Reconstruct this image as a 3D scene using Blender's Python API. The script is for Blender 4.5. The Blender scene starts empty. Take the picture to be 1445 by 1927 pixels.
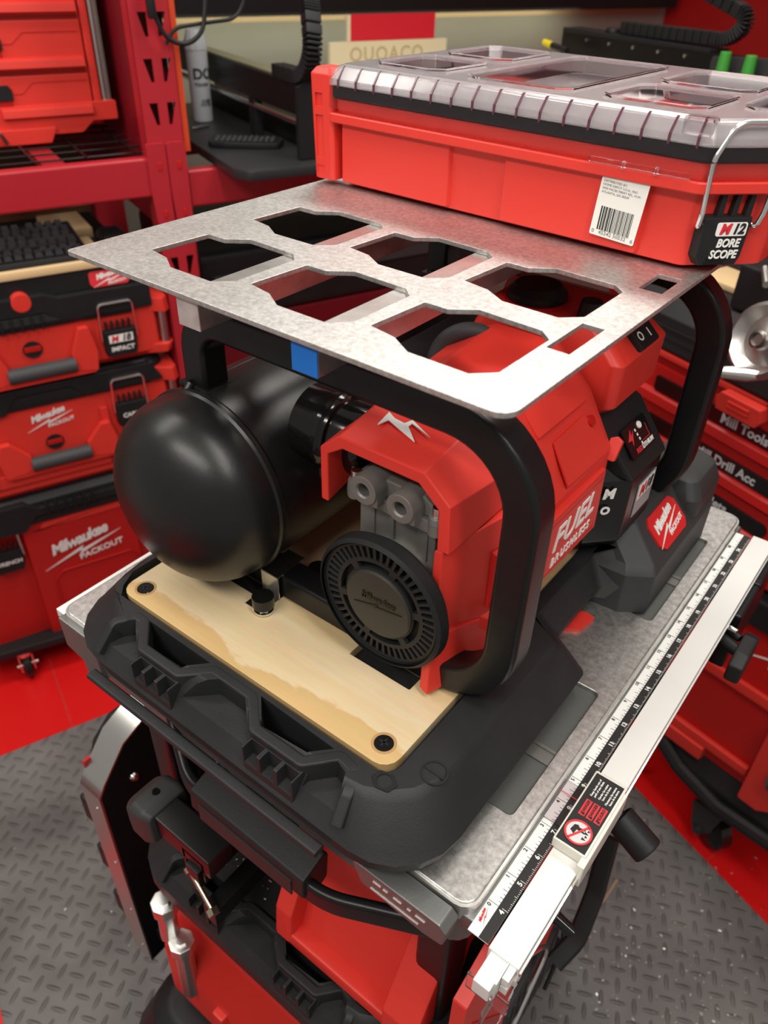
import bpy, bmesh, math, random
from mathutils import Vector, Matrix
C = bpy.context.scene.collection
PI = math.pi
random.seed(4)
# ---------------------------------------------------------------- camera
cam = bpy.data.cameras.new('camera'); co = bpy.data.objects.new('camera', cam); C.objects.link(co)
_y, _p, _r = math.radians(126.686), math.radians(36.516), math.radians(1.769)
_f = Vector((math.cos(_p)*math.cos(_y), math.cos(_p)*math.sin(_y), -math.sin(_p)))
_ri = Vector((math.sin(_y), -math.cos(_y), 0)); _up = _ri.cross(_f)
_x = _ri*math.cos(_r) + _up*math.sin(_r); _u = -_ri*math.sin(_r) + _up*math.cos(_r)
M = Matrix((_x, _u, -_f)).transposed().to_4x4(); M.translation = (0.5689, -0.2526, 0.5283)
co.matrix_world = M
cam.sensor_fit = 'HORIZONTAL'; cam.sensor_width = 36; cam.lens = 36*1474.69/1445
cam.clip_start = 0.02; cam.clip_end = 30
cam.dof.use_dof = True; cam.dof.focus_distance = 0.60; cam.dof.aperture_fstop = 11
bpy.context.scene.camera = co
# ---------------------------------------------------------------- world, lights, exposure
sc = bpy.context.scene
sc.view_settings.view_transform = 'Standard'; sc.view_settings.look = 'None'
sc.view_settings.exposure = 0.12; sc.view_settings.gamma = 1.0; sc.view_settings.use_curve_mapping = False
w = bpy.data.worlds.new('room_light'); sc.world = w; w.use_nodes = True
w.node_tree.nodes['Background'].inputs[0].default_value = (1.0, 0.93, 0.87, 1)
w.node_tree.nodes['Background'].inputs[1].default_value = 0.30
FLOOR = -1.03
def area(name, loc, sx, sy, power, col=(1, .95, .88), look=None, spread=180):
    l = bpy.data.lights.new(name, 'AREA'); l.shape = 'RECTANGLE'; l.size = sx; l.size_y = sy
    l.energy = power; l.color = col; l.spread = math.radians(spread)
    o = bpy.data.objects.new(name, l); C.objects.link(o); o.location = loc
    d = Vector(look if look else (loc[0], loc[1], -5)) - Vector(loc)
    o.rotation_euler = d.to_track_quat('-Z', 'Y').to_euler()
    return o
area('ceiling_lamp', (-0.45, 1.95, 1.45), 2.0, 0.80, 3, look=(-0.1, 0.6, 0))
area('ceiling_lamp', (0.10, 1.02, 1.45), 1.1, 0.25, 14, look=(0.2, 0.5, 0))
area('ceiling_lamp', (0.9, -0.1, 1.5), 0.2, 1.3, 15, look=(0.4, 0.1, 0))
area('ceiling_lamp', (0.2, -1.0, 1.45), 1.3, 0.2, 17, look=(0.2, -0.2, 0))
area('ceiling_lamp', (-0.9, -0.2, 1.45), 0.2, 1.2, 12, look=(-0.7, 0.2, -0.6))
# ---------------------------------------------------------------- materials
def mat(name, col, rough=.5, metal=0, bump=0, bscale=200, var=0, vscale=8, spec=.5, trans=0, alpha=1, coat=0, ior=1.45):
    m = bpy.data.materials.new(name); m.use_nodes = True
    nt = m.node_tree; b = nt.nodes['Principled BSDF']
    b.inputs['Base Color'].default_value = (*col, 1); b.inputs['Roughness'].default_value = rough
    b.inputs['Metallic'].default_value = metal; b.inputs['Specular IOR Level'].default_value = spec
    b.inputs['Transmission Weight'].default_value = trans; b.inputs['IOR'].default_value = ior
    b.inputs['Coat Weight'].default_value = coat
    tc = nt.nodes.new('ShaderNodeTexCoord')
    if var:
        n = nt.nodes.new('ShaderNodeTexNoise'); n.inputs['Scale'].default_value = vscale; n.inputs['Detail'].default_value = 5
        nt.links.new(tc.outputs['Object'], n.inputs['Vector'])
        mx = nt.nodes.new('ShaderNodeMix'); mx.data_type = 'RGBA'
        mx.inputs['A'].default_value = (*[c*(1-var) for c in col], 1); mx.inputs['B'].default_value = (*[min(1, c*(1+var)+var*.02) for c in col], 1)
        nt.links.new(n.outputs['Fac'], mx.inputs['Factor']); nt.links.new(mx.outputs['Result'], b.inputs['Base Color'])
    if bump:
        n = nt.nodes.new('ShaderNodeTexNoise'); n.inputs['Scale'].default_value = bscale; n.inputs['Detail'].default_value = 3
        nt.links.new(tc.outputs['Object'], n.inputs['Vector'])
        bp = nt.nodes.new('ShaderNodeBump'); bp.inputs['Strength'].default_value = bump; bp.inputs['Distance'].default_value = .00022
        nt.links.new(n.outputs['Fac'], bp.inputs['Height']); nt.links.new(bp.outputs['Normal'], b.inputs['Normal'])
    return m
def N(m, t): return m.node_tree.nodes.new(t)
RED = mat('red_plastic', (.68, .038, .026), .42, bump=.15, bscale=600)
RED2 = mat('deep_red_plastic', (.48, .012, .010), .32, bump=.1)
STEELRED = mat('red_powder_coat', (.42, .018, .028), .35, bump=.25, bscale=150)
BLK = mat('black_plastic', (.010, .010, .011), .48, bump=.5, bscale=900, var=.25, vscale=12, spec=.36)
DBLK = mat('dusty_black_plastic', (.013, .0135, .0148), .5, bump=.6, bscale=700, var=.35, vscale=20, spec=.38)
BLKG = mat('gloss_black', (.006, .006, .006), .12)
BLKM = mat('black_painted_steel', (.006, .006, .0065), .34, bump=.15, bscale=500, spec=.38)
TANK = mat('tank_paint', (.006, .006, .006), .33, bump=.25, bscale=300, var=.3, vscale=9, spec=.42)
GREY = mat('grey_plastic', (.034, .035, .036), .5, bump=.2, bscale=500, spec=.4)
DGREY = mat('dark_grey_rubber', (.045, .047, .05), .6, bump=.5, bscale=500)
INSERT = mat('grey_insert', (.10, .105, .10), .45)
CAST = mat('cast_metal', (.23, .225, .21), .5, .65, bump=.6, bscale=900, var=.2, vscale=60)
STEEL = mat('bright_steel', (.80, .80, .78), .22, 1)
ALU = mat('extruded_aluminium', (.66, .66, .63), .33, .9, bump=.1, bscale=300, var=.05)
RAIL = mat('anodised_rail', (.74, .74, .71), .45, .15, bump=.1, var=.05, vscale=30)
APRON = mat('saw_casting', (.20, .205, .20), .4, .7, bump=.3, bscale=500)
WHITE = mat('white_print', (.82, .82, .80), .6)
PAPER = mat('paper_label', (.78, .77, .73), .6)
INK = mat('black_ink', (.015, .015, .015), .6)
REDINK = mat('red_ink', (.65, .03, .04), .5)
BLUE = mat('blue_tape', (.005, .14, .52), .4, var=.08, vscale=60)
BRASS = mat('brass', (.55, .38, .16), .35, 1)
BLOT = mat('light_wood', (.72, .52, .28), .5, var=.08, vscale=6)
CREAM = mat('cream_wood', (.72, .64, .44), .6, var=.06)
SILV = mat('silver_trim', (.6, .6, .58), .3, 1)
CLEAR = mat('clear_plastic', (.97, .92, .94), .10, trans=1, ior=1.30)
GREEN = mat('green_plastic', (.05, .30, .04), .4)
YEL = mat('yellow_plastic', (.8, .65, .02), .4)
KEYCAP = mat('key_cap_plastic', (.045, .045, .05), .22)
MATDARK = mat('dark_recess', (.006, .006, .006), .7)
BOTTLE = mat('bottle_white', (.42, .45, .47), .4)
WALLG = mat('grey_wall_paint', (.27, .28, .235), .35, var=.12, vscale=3)
WALLW = mat('wood_panel_wall', (.20, .10, .045), .6, var=.3, vscale=5)
TABLET = mat('black_tabletop', (.022, .022, .024), .42, bump=.3)
# brushed sheet aluminium with clouded brightness
def sheet(name, lo, hi, r0, r1, sc1, sc2):
    m = mat(name, hi, .3, .95); nt = m.node_tree; b = nt.nodes['Principled BSDF']
    tc = N(m, 'ShaderNodeTexCoord'); mp = N(m, 'ShaderNodeMapping'); mp.inputs['Scale'].default_value = (1, 1, 1)
    nt.links.new(tc.outputs['Object'], mp.inputs['Vector'])
    n1 = N(m, 'ShaderNodeTexNoise'); n1.inputs['Scale'].default_value = sc1; n1.inputs['Detail'].default_value = 9; n1.inputs['Roughness'].default_value = .75
    n2 = N(m, 'ShaderNodeTexNoise'); n2.inputs['Scale'].default_value = sc2; n2.inputs['Detail'].default_value = 4
    nt.links.new(mp.outputs[0], n1.inputs['Vector']); nt.links.new(mp.outputs[0], n2.inputs['Vector'])
    r = N(m, 'ShaderNodeValToRGB'); r.color_ramp.elements[0].position = .35; r.color_ramp.elements[1].position = .68
    r.color_ramp.elements[0].color = (*lo, 1); r.color_ramp.elements[1].color = (*hi, 1)
    nt.links.new(n1.outputs['Fac'], r.inputs['Fac']); nt.links.new(r.outputs['Color'], b.inputs['Base Color'])
    mr = N(m, 'ShaderNodeMapRange'); mr.inputs['To Min'].default_value = r0; mr.inputs['To Max'].default_value = r1
    nt.links.new(n2.outputs['Fac'], mr.inputs['Value']); nt.links.new(mr.outputs[0], b.inputs['Roughness'])
    bp = N(m, 'ShaderNodeBump'); bp.inputs['Strength'].default_value = .35; bp.inputs['Distance'].default_value = .0004
    nt.links.new(n1.outputs['Fac'], bp.inputs['Height']); nt.links.new(bp.outputs['Normal'], b.inputs['Normal'])
    return m
PLATE = sheet('plate_aluminium', (.44, .43, .41), (.78, .77, .75), .38, .54, 260, 9)
TABLE = sheet('saw_table_aluminium', (.36, .345, .33), (.74, .73, .71), .34, .50, 160, 14)
BARM = sheet('bar_aluminium', (.50, .48, .46), (.70, .69, .66), .25, .4, 30, 8)
# plywood with grain bands
def plywood():
    m = mat('plywood', (.75, .55, .30), .42); nt = m.node_tree; b = nt.nodes['Principled BSDF']
    tc = N(m, 'ShaderNodeTexCoord'); sp = N(m, 'ShaderNodeSeparateXYZ'); nt.links.new(tc.outputs['Object'], sp.inputs[0])
    mp = N(m, 'ShaderNodeMapping'); mp.inputs['Scale'].default_value = (11, 30, 30); nt.links.new(tc.outputs['Object'], mp.inputs['Vector'])
    n = N(m, 'ShaderNodeTexNoise'); n.inputs['Scale'].default_value = 1; n.inputs['Detail'].default_value = 4; n.inputs['Roughness'].default_value = .6
    nt.links.new(mp.outputs[0], n.inputs['Vector'])
    sc_ = N(m, 'ShaderNodeMath'); sc_.operation = 'MULTIPLY'; sc_.inputs[1].default_value = .075; nt.links.new(n.outputs['Fac'], sc_.inputs[0])
    ad = N(m, 'ShaderNodeMath'); ad.operation = 'ADD'; nt.links.new(sp.outputs['Y'], ad.inputs[0]); nt.links.new(sc_.outputs[0], ad.inputs[1])
    mr = N(m, 'ShaderNodeMapRange'); mr.inputs['From Min'].default_value = -.235; mr.inputs['From Max'].default_value = .30; nt.links.new(ad.outputs[0], mr.inputs['Value'])
    r = N(m, 'ShaderNodeValToRGB'); e = r.color_ramp.elements
    e[0].position = .0; e[0].color = (.64, .44, .21, 1); e[1].position = 1; e[1].color = (.66, .50, .28, 1)
    for p, c in ((.065, (.64, .44, .20)), (.103, (.60, .40, .18)), (.111, (.70, .56, .35)), (.15, (.68, .53, .31)), (.185, (.72, .58, .37)), (.24, (.66, .48, .25)), (.245, (.72, .57, .35)), (.5, (.64, .45, .22))):
        x = e.new(p); x.color = (*c, 1)
    nt.links.new(mr.outputs[0], r.inputs['Fac'])
    mp2 = N(m, 'ShaderNodeMapping'); mp2.inputs['Scale'].default_value = (14, 400, 400)
    nt.links.new(tc.outputs['Object'], mp2.inputs['Vector'])
    g = N(m, 'ShaderNodeTexNoise'); g.inputs['Scale'].default_value = 1; g.inputs['Detail'].default_value = 2
    nt.links.new(mp2.outputs[0], g.inputs['Vector'])
    mx = N(m, 'ShaderNodeMix'); mx.data_type = 'RGBA'; mx.blend_type = 'MULTIPLY'; mx.inputs['Factor'].default_value = .18
    nt.links.new(r.outputs['Color'], mx.inputs['A']); nt.links.new(g.outputs['Color'], mx.inputs['B'])
    nt.links.new(mx.outputs['Result'], b.inputs['Base Color'])
    return m
PLY = plywood()
MILKY = mat('lid_plastic', (.90, .85, .87), .14, trans=.84, ior=1.38)  # whitish base colour carries the lid's milky reflection
# floor: rubber tiles with raised criss-cross dashes
def floor_mat():
    m = mat('tread_tiles', (.085, .082, .082), .5); nt = m.node_tree; b = nt.nodes['Principled BSDF']
    tc = N(m, 'ShaderNodeTexCoord')
    def V(op, x, y=None):
        n = N(m, 'ShaderNodeVectorMath'); n.operation = op; nt.links.new(x, n.inputs[0])
        if y is not None: n.inputs[1].default_value = y
        return n.outputs[0]
    def S(op, x, y=None, clamp=False):
        n = N(m, 'ShaderNodeMath'); n.operation = op; n.use_clamp = clamp
        for i, q in enumerate((x, y)):
            if q is None: continue
            if isinstance(q, (int, float)): n.inputs[i].default_value = q
            else: nt.links.new(q, n.inputs[i])
        return n.outputs[0]
    mp = N(m, 'ShaderNodeMapping'); mp.inputs['Rotation'].default_value = (0, 0, math.radians(45)); mp.inputs['Scale'].default_value = (34, 34, 34)
    nt.links.new(tc.outputs['Object'], mp.inputs['Vector'])
    ck = N(m, 'ShaderNodeTexChecker'); ck.inputs['Scale'].default_value = 1; nt.links.new(mp.outputs[0], ck.inputs['Vector'])
    fr = V('ABSOLUTE', V('SUBTRACT', V('FRACTION', mp.outputs[0]), (.5, .5, .5)))
    sx = N(m, 'ShaderNodeSeparateXYZ'); nt.links.new(fr, sx.inputs[0])
    def dash(a, c): return S('SUBTRACT', 1, S('ADD', S('POWER', S('DIVIDE', a, .56), 2), S('POWER', S('DIVIDE', c, .14), 2)), True)
    d1, d2 = dash(sx.outputs['X'], sx.outputs['Y']), dash(sx.outputs['Y'], sx.outputs['X'])
    mx = N(m, 'ShaderNodeMix'); mx.data_type = 'RGBA'
    nt.links.new(ck.outputs['Fac'], mx.inputs['Factor']); nt.links.new(d1, mx.inputs['A']); nt.links.new(d2, mx.inputs['B'])
    bp = N(m, 'ShaderNodeBump'); bp.inputs['Strength'].default_value = 1; bp.inputs['Distance'].default_value = .0045
    nt.links.new(mx.outputs['Result'], bp.inputs['Height']); nt.links.new(bp.outputs['Normal'], b.inputs['Normal'])
    n = N(m, 'ShaderNodeTexNoise'); n.inputs['Scale'].default_value = 6; n.inputs['Detail'].default_value = 8
    nt.links.new(tc.outputs['Object'], n.inputs['Vector'])
    r = N(m, 'ShaderNodeValToRGB'); r.color_ramp.elements[0].position = .3; r.color_ramp.elements[0].color = (.105, .099, .096, 1)
    r.color_ramp.elements[1].position = .75; r.color_ramp.elements[1].color = (.215, .206, .200, 1)
    nt.links.new(n.outputs['Fac'], r.inputs['Fac']); nt.links.new(r.outputs['Color'], b.inputs['Base Color'])
    return m
TREAD = floor_mat()
REDTILE = mat('red_floor_tile', (.72, .008, .008), .38, bump=.3, bscale=120, var=.08, vscale=4)
# ---------------------------------------------------------------- frames of reference
ID = Matrix.Identity(4)
_a = math.radians(68.7)
ROOM = Matrix(((math.cos(_a), -math.sin(_a), 0, 0), (math.sin(_a), math.cos(_a), 0, 0), (0, 0, 1, 0), (0, 0, 0, 1)))   # x along left wall, y into it
_b = math.radians(-21.3)
ROOM2 = Matrix(((math.cos(_b), -math.sin(_b), 0, 0), (math.sin(_b), math.cos(_b), 0, 0), (0, 0, 1, 0), (0, 0, 0, 1)))  # x along right cabinets, y into them
FR = {}
def thing(name, label, cat, base=(0, 0, 0), F=ID, group=None, kind=None):
    o = bpy.data.objects.new(name, None); C.objects.link(o); o.empty_display_size = .02
    o.matrix_world = F @ Matrix.Translation(base)
    o['label'] = label; o['category'] = cat
    if group: o['group'] = group
    if kind: o['kind'] = kind
    FR[o] = (Vector(base), F); return o
class G:
    """collects mesh pieces, then becomes one object"""
    def __init__(s): s.b = bmesh.new()
    def join(s, bm, M=None, bev=0, seg=2, ang=30):
        if bev:
            es = [e for e in bm.edges if len(e.link_faces) == 2 and e.calc_face_angle(0) > math.radians(ang)]
            try: bmesh.ops.bevel(bm, geom=es, offset=bev, segments=seg, profile=.5, affect='EDGES', clamp_overlap=True)
            except Exception: pass
        if M: bmesh.ops.transform(bm, matrix=M, verts=bm.verts)
        me = bpy.data.meshes.new('t'); bm.to_mesh(me); bm.free(); s.b.from_mesh(me); bpy.data.meshes.remove(me); return s
    def addmesh(s, me, M=None):
        bm = bmesh.new(); bm.from_mesh(me); return s.join(bm, M)
    def box(s, x0, x1, y0, y1, z0, z1, b=0, M=None, seg=2):
        bm = bmesh.new(); r = bmesh.ops.create_cube(bm, size=1)
        for v in bm.verts: v.co = ((x0+x1)/2+v.co.x*(x1-x0), (y0+y1)/2+v.co.y*(y1-y0), (z0+z1)/2+v.co.z*(z1-z0))
        return s.join(bm, M, b, seg)
    def loft(s, loops, b=0, M=None, cap=(1, 1), closed=True):
        bm = bmesh.new(); L = [[bm.verts.new(p) for p in l] for l in loops]; n = len(L[0])
        for a, c in zip(L, L[1:]):
            for i in range(n if closed else n-1):
                bm.faces.new((a[i], a[(i+1) % n], c[(i+1) % n], c[i]))
        if cap[0]: bm.faces.new(list(reversed(L[0])))
        if cap[1]: bm.faces.new(L[-1])
        bmesh.ops.recalc_face_normals(bm, faces=bm.faces)
        return s.join(bm, M, b)
    def prism(s, pts, ax, a, c, b=0, M=None):
        f = {'x': lambda p, t: (t, p[0], p[1]), 'y': lambda p, t: (p[0], t, p[1]), 'z': lambda p, t: (p[0], p[1], t)}[ax]
        return s.loft([[f(p, a) for p in pts], [f(p, c) for p in pts]], b, M)
    def cyl(s, p0, p1, r0, r1=None, n=24, b=0, M=None):
        if r1 is None: r1 = r0
        p0, p1 = Vector(p0), Vector(p1); d = (p1-p0).normalized(); u = d.orthogonal().normalized(); v = d.cross(u)
        ring = lambda c, r: [c+(u*math.cos(2*PI*i/n)+v*math.sin(2*PI*i/n))*r for i in range(n)]
        return s.loft([ring(p0, r0), ring(p1, r1)], b, M)
    def lathe(s, prof, o, d, n=32, M=None, cap=(1, 1)):
        o, d = Vector(o), Vector(d).normalized(); u = d.orthogonal().normalized(); v = d.cross(u)
        return s.loft([[o+d*h+(u*math.cos(2*PI*i/n)+v*math.sin(2*PI*i/n))*max(r, 1e-5) for i in range(n)] for r, h in prof], 0, M, cap)
    def sweep(s, path, sec, up=(0, 0, 1), closed=False, M=None, b=0):
        """sec: list of (a, b) offsets: a sideways, b along up-ish"""
        P = [Vector(p) for p in path]; n = len(P); loops = []
        for i in range(n):
            a = P[i-1] if (i or closed) else P[i]; c = P[(i+1) % n] if (i < n-1 or closed) else P[i]
            t1 = (P[i]-a).normalized() if (P[i]-a).length > 1e-9 else None; t2 = (c-P[i]).normalized() if (c-P[i]).length > 1e-9 else None
            t = ((t1 or t2)+(t2 or t1)).normalized(); k = 1/max(.35, t.dot(t1 or t2))
            U = Vector(up); side = t.cross(U)
            if side.length < 1e-4: side = t.orthogonal()
            side.normalize(); U2 = side.cross(t).normalized()
            loops.append([P[i]+side*x*k+U2*y for x, y in sec])
        if closed: loops.append(loops[0])
        return s.loft(loops, b, M, (0, 0) if closed else (1, 1))
    def tube(s, path, r, n=10, closed=False, up=(0, 0, 1), M=None):
        return s.sweep(path, [(r*math.cos(2*PI*i/n), r*math.sin(2*PI*i/n)) for i in range(n)], up, closed, M)
    def sphere(s, c, r, sx=1, sy=1, sz=1, M=None, n=16):
        bm = bmesh.new(); bmesh.ops.create_uvsphere(bm, u_segments=n, v_segments=n//2+2, radius=r)
        for v in bm.verts: v.co = Vector(c)+Vector((v.co.x*sx, v.co.y*sy, v.co.z*sz))
        return s.join(bm, M)
    def flat(s, outs, t, M=None, bev=0):
        """outlines (holes are nested outlines) made into a plate of thickness t, top at local z=0"""
        cu = bpy.data.curves.new('t', 'CURVE'); cu.dimensions = '2D'; cu.fill_mode = 'BOTH'; cu.extrude = t/2-bev; cu.bevel_depth = bev; cu.bevel_resolution = 1
        cu.offset = -bev
        for o in outs:
            sp = cu.splines.new('POLY'); sp.points.add(len(o)-1); sp.use_cyclic_u = True
            for i, p in enumerate(o): sp.points[i].co = (p[0], p[1], 0, 1)
        return s._curve(cu, (M or ID) @ Matrix.Translation((0, 0, -t/2)))
    def text(s, txt, size, M, depth=.0004, shear=0, off=0, ax='CENTER', sx=1, spacing=1):
        cu = bpy.data.curves.new('t', 'FONT'); cu.body = txt; cu.size = size; cu.extrude = depth; cu.shear = shear; cu.offset = off*size
        cu.align_x = ax; cu.align_y = 'CENTER'; cu.space_character = spacing; cu.resolution_u = 3
        return s._curve(cu, M @ Matrix.Diagonal((sx, 1, 1, 1)))
    def _curve(s, cu, M):
        o = bpy.data.objects.new('t', cu); C.objects.link(o); bpy.context.view_layer.update()
        dg = bpy.context.evaluated_depsgraph_get(); me = bpy.data.meshes.new_from_object(o.evaluated_get(dg))
        s.addmesh(me, M); bpy.data.objects.remove(o); bpy.data.meshes.remove(me); bpy.data.curves.remove(cu); return s
    def cut(s, other):
        """boolean difference with another builder"""
        a = s._tmp(); b = other._tmp(); md = a.modifiers.new('b', 'BOOLEAN'); md.operation = 'DIFFERENCE'; md.object = b; md.solver = 'EXACT'; md.use_self = True
        bpy.context.view_layer.update(); dg = bpy.context.evaluated_depsgraph_get()
        me = bpy.data.meshes.new_from_object(a.evaluated_get(dg)); s.b.free(); s.b = bmesh.new(); s.b.from_mesh(me)
        for o in (a, b): bpy.data.objects.remove(o)
        return s
    def _tmp(s):
        me = bpy.data.meshes.new('t'); s.b.to_mesh(me); o = bpy.data.objects.new('t', me); C.objects.link(o); return o
    def xform(s, M): bmesh.ops.transform(s.b, matrix=M, verts=s.b.verts); return s
def part(name, g, m, parent, label=None, ang=32, root=None):
    """mesh object under parent; geometry is written in the thing's own frame of reference"""
    r = parent
    while r.parent: r = r.parent
    base, F = FR[r]
    bmesh.ops.translate(g.b, verts=g.b.verts, vec=-base)
    me = bpy.data.meshes.new(name); g.b.to_mesh(me); g.b.free()
    me.materials.append(m)
    for p in me.polygons: p.use_smooth = True
    me.set_sharp_from_angle(angle=math.radians(ang))
    o = bpy.data.objects.new(name, me); C.objects.link(o); o.parent = parent
    wn = o.modifiers.new('normals', 'WEIGHTED_NORMAL'); wn.keep_sharp = True; wn.weight = 80
    if label: o['label'] = label
    return o
def solo(name, g, m, label=None, cat=None, F=ID, base=(0, 0, 0), group=None, kind=None):
    """a thing that is one mesh"""
    bmesh.ops.translate(g.b, verts=g.b.verts, vec=-Vector(base))
    me = bpy.data.meshes.new(name); g.b.to_mesh(me); g.b.free(); me.materials.append(m)
    for p in me.polygons: p.use_smooth = True
    me.set_sharp_from_angle(angle=math.radians(32))
    o = bpy.data.objects.new(name, me); C.objects.link(o); o.matrix_world = F @ Matrix.Translation(base)
    if label: o['label'] = label
    if cat: o['category'] = cat
    if group: o['group'] = group
    if kind: o['kind'] = kind
    FR[o] = (Vector(base), F)
    return o
def dup(o, parent=None):
    c = o.copy(); C.objects.link(c); c.parent = parent
    for ch in [x for x in bpy.data.objects if x.parent == o]: dup(ch, c)
    return c
def fillet(pts, r, n=5, closed=False):
    """round the corners of a polyline; r number or list"""
    P = [Vector(p) for p in pts]; m = len(P); out = []
    for i in range(m):
        rr = r[i] if isinstance(r, (list, tuple)) else r
        if (not closed and i in (0, m-1)) or rr <= 0:
            if rr <= 0 and closed: out += [P[i]]*(1)
            else: out.append(P[i])
            continue
        a = P[i-1]-P[i]; c = P[(i+1) % m]-P[i]; la, lc = a.length, c.length; a.normalize(); c.normalize()
        th = a.angle(c)
        if th > PI-.02: out += [P[i]+(c-a)*(k/n-.5)*.0002 for k in range(n+1)]; continue
        d = min(rr/math.tan(th/2), la*.49, lc*.49); R = d*math.tan(th/2)
        ctr = P[i]+(a+c).normalized()*(R/math.sin(th/2)); s = P[i]+a*d-ctr; e = P[i]+c*d-ctr; tot = s.angle(e)
        for k in range(n+1):
            t = k/n; out.append(ctr+(s*math.sin((1-t)*tot)+e*math.sin(t*tot))/math.sin(tot))
    return out
def f2(pts, r, n=4): return [(p.x, p.y) for p in fillet([(x, y, 0) for x, y in pts], r, n, True)]
def rect(x0, y0, x1, y1): return [(x0, y0), (x1, y0), (x1, y1), (x0, y1)]
def rsec(w, h, r, n=3): return f2(rect(-w/2, -h/2, w/2, h/2), r, n)
def frame(o, x, y):
    x = Vector(x).normalized(); y = Vector(y); y = (y-x*y.dot(x)).normalized(); z = x.cross(y)
    m = Matrix((x, y, z)).transposed().to_4x4(); m.translation = o; return m
BOLT = [(-.52, -.30), (-.05, .02), (-.08, -.06), (.52, .30), (.06, .02), (.10, .10)]
def brand(parent, M, wdt, m, packout=True, name='brand_logo', depth=.0005):
    """the script-like maker's mark, its lightning stroke and the word under it"""
    s = wdt; g = G()
    g.text('Milwaukee', s*.235, M @ Matrix.Translation((0, s*.10, 0)) @ Matrix.Rotation(.20, 4, 'Z'), depth, .35, .028, sx=.88, spacing=.88)
    g.flat([[(x*s*1.02, y*s*.55-s*.10) for x, y in [(-.5, -.30), (.02, .06), (-.02, -.08), (.56, .34), (.0, .03), (.04, .15)]]], depth*2, M @ Matrix.Translation((0, 0, depth)))
    if packout: g.text('PACKOUT', s*.125, M @ Matrix.Translation((s*.26, -s*.16, 0)) @ Matrix.Rotation(.14, 4, 'Z'), depth, .1, .02, sx=1.05)
    return part(name, g, m, parent)
# ================================================================ structure
RV = lambda u, v: (u*ROOM[0][0]+v*ROOM[0][1], u*ROOM[1][0]+v*ROOM[1][1])
g = G().box(-1.6, 3.2, -1.6, 2.3, FLOOR-.02, FLOOR)
o = solo('floor', g, TREAD, F=ROOM, kind='structure')
# red tile fields along the left rack and along the right cabinets, with seams
def tiles(u0, u1, v0, v1, st, k):
    g = G(); u = u0
    while u < u1-1e-6:
        v = v0
        while v < v1-1e-6:
            g.box(u+.0006, min(u+st, u1)-.0006, v+.0006, min(v+st, v1)-.0006, FLOOR, FLOOR+.0015); v += st
        u += st
    o = solo('floor.%03d' % k, g, REDTILE, F=ROOM, kind='structure'); return o
tiles(-1.39, 3.2, .779, 2.3, .4575, 1)
tiles(1.045, 3.2, -1.6, .779, .4575, 2)
tiles(-1.6, -.275, -.6, .31, .4575, 3)
g = G().box(-1.6, 3.2, 2.25, 2.30, FLOOR, 1.6); solo('wall_left', g, WALLG, F=ROOM, kind='structure')
g = G().box(3.15, 3.2, -1.6, 2.25, FLOOR, 1.6); solo('wall_back', g, mat('red_wall', (.50, .012, .012), .4), F=ROOM, kind='structure')
g = G().box(-1.6, .50, 1.62, 1.66, FLOOR, .16); solo('wall_panel', g, WALLW, F=ROOM, kind='structure')

# ================================================================ table saw
saw = thing('table_saw', 'jobsite table saw with pale aluminium top under the black base tray and compressor', 'table saw', (.23, .28, -.30))
W_, D_ = .463, .573
out = f2(rect(0, 0, W_, D_), .012)
holes = [[(.398, .455), (.424, .505), (.449, .505), (.451, .344), (.403, .344), (.398, .36)],
         [(.395, .229), (.449, .229), (.449, .079), (.425, .079), (.395, .15)]]
top = G().flat([out, f2(rect(.300, .344, .449, .505), .004), f2(rect(.300, .079, .449, .229), .004)], .006, None, .0012)
tt = part('table_top', top, TABLE, saw)
rim = G().sweep([(x, y, -.006) for x, y in out], [(-.002, -.012), (.002, -.012), (.002, .004), (-.002, .004)], closed=True)
part('table_rim', rim, ALU, saw)
part('red_tab', G().prism(f2([(.380, .270), (.402, .287), (.406, .310), (.395, .312), (.380, .300)], .001), 'z', .0, .004), RED, saw)
part('recess_insert', G().box(.30, .449, .344, .505, -.0095, -.0045), INSERT, saw)
part('recess_insert', G().box(.30, .449, .079, .229, -.0095, -.0045), INSERT, saw)
for y in (.140, .415):
    part('insert_slot', G().box(.31, .449, y, y+.010, -.0049, -.0040).box(.31, .449, y-.003, y, -.0045, -.0025).box(.31, .449, y+.010, y+.013, -.0045, -.0025), CAST, saw)
ap = G().loft([[(x+(.004 if x < .2 else -.004), y+(.004 if y < .3 else -.004), -.006) for x, y in f2(rect(0, 0, .463, .573), .018)],
               [(x, y, -.02) for x, y in f2(rect(-.001, -.003, .466, .576), .018)],
               [(x, y, -.060) for x, y in f2(rect(.004, .0, .462, .572), .018)]], 0, None, (0, 0))
ap.box(.43, .468, .0, .575, -.030, -.012, .003)
part('apron', ap, APRON, saw)
part('underside', G().box(.05, .41, .05, .53, -.16, -.02, .01), MATDARK, saw)
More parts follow.
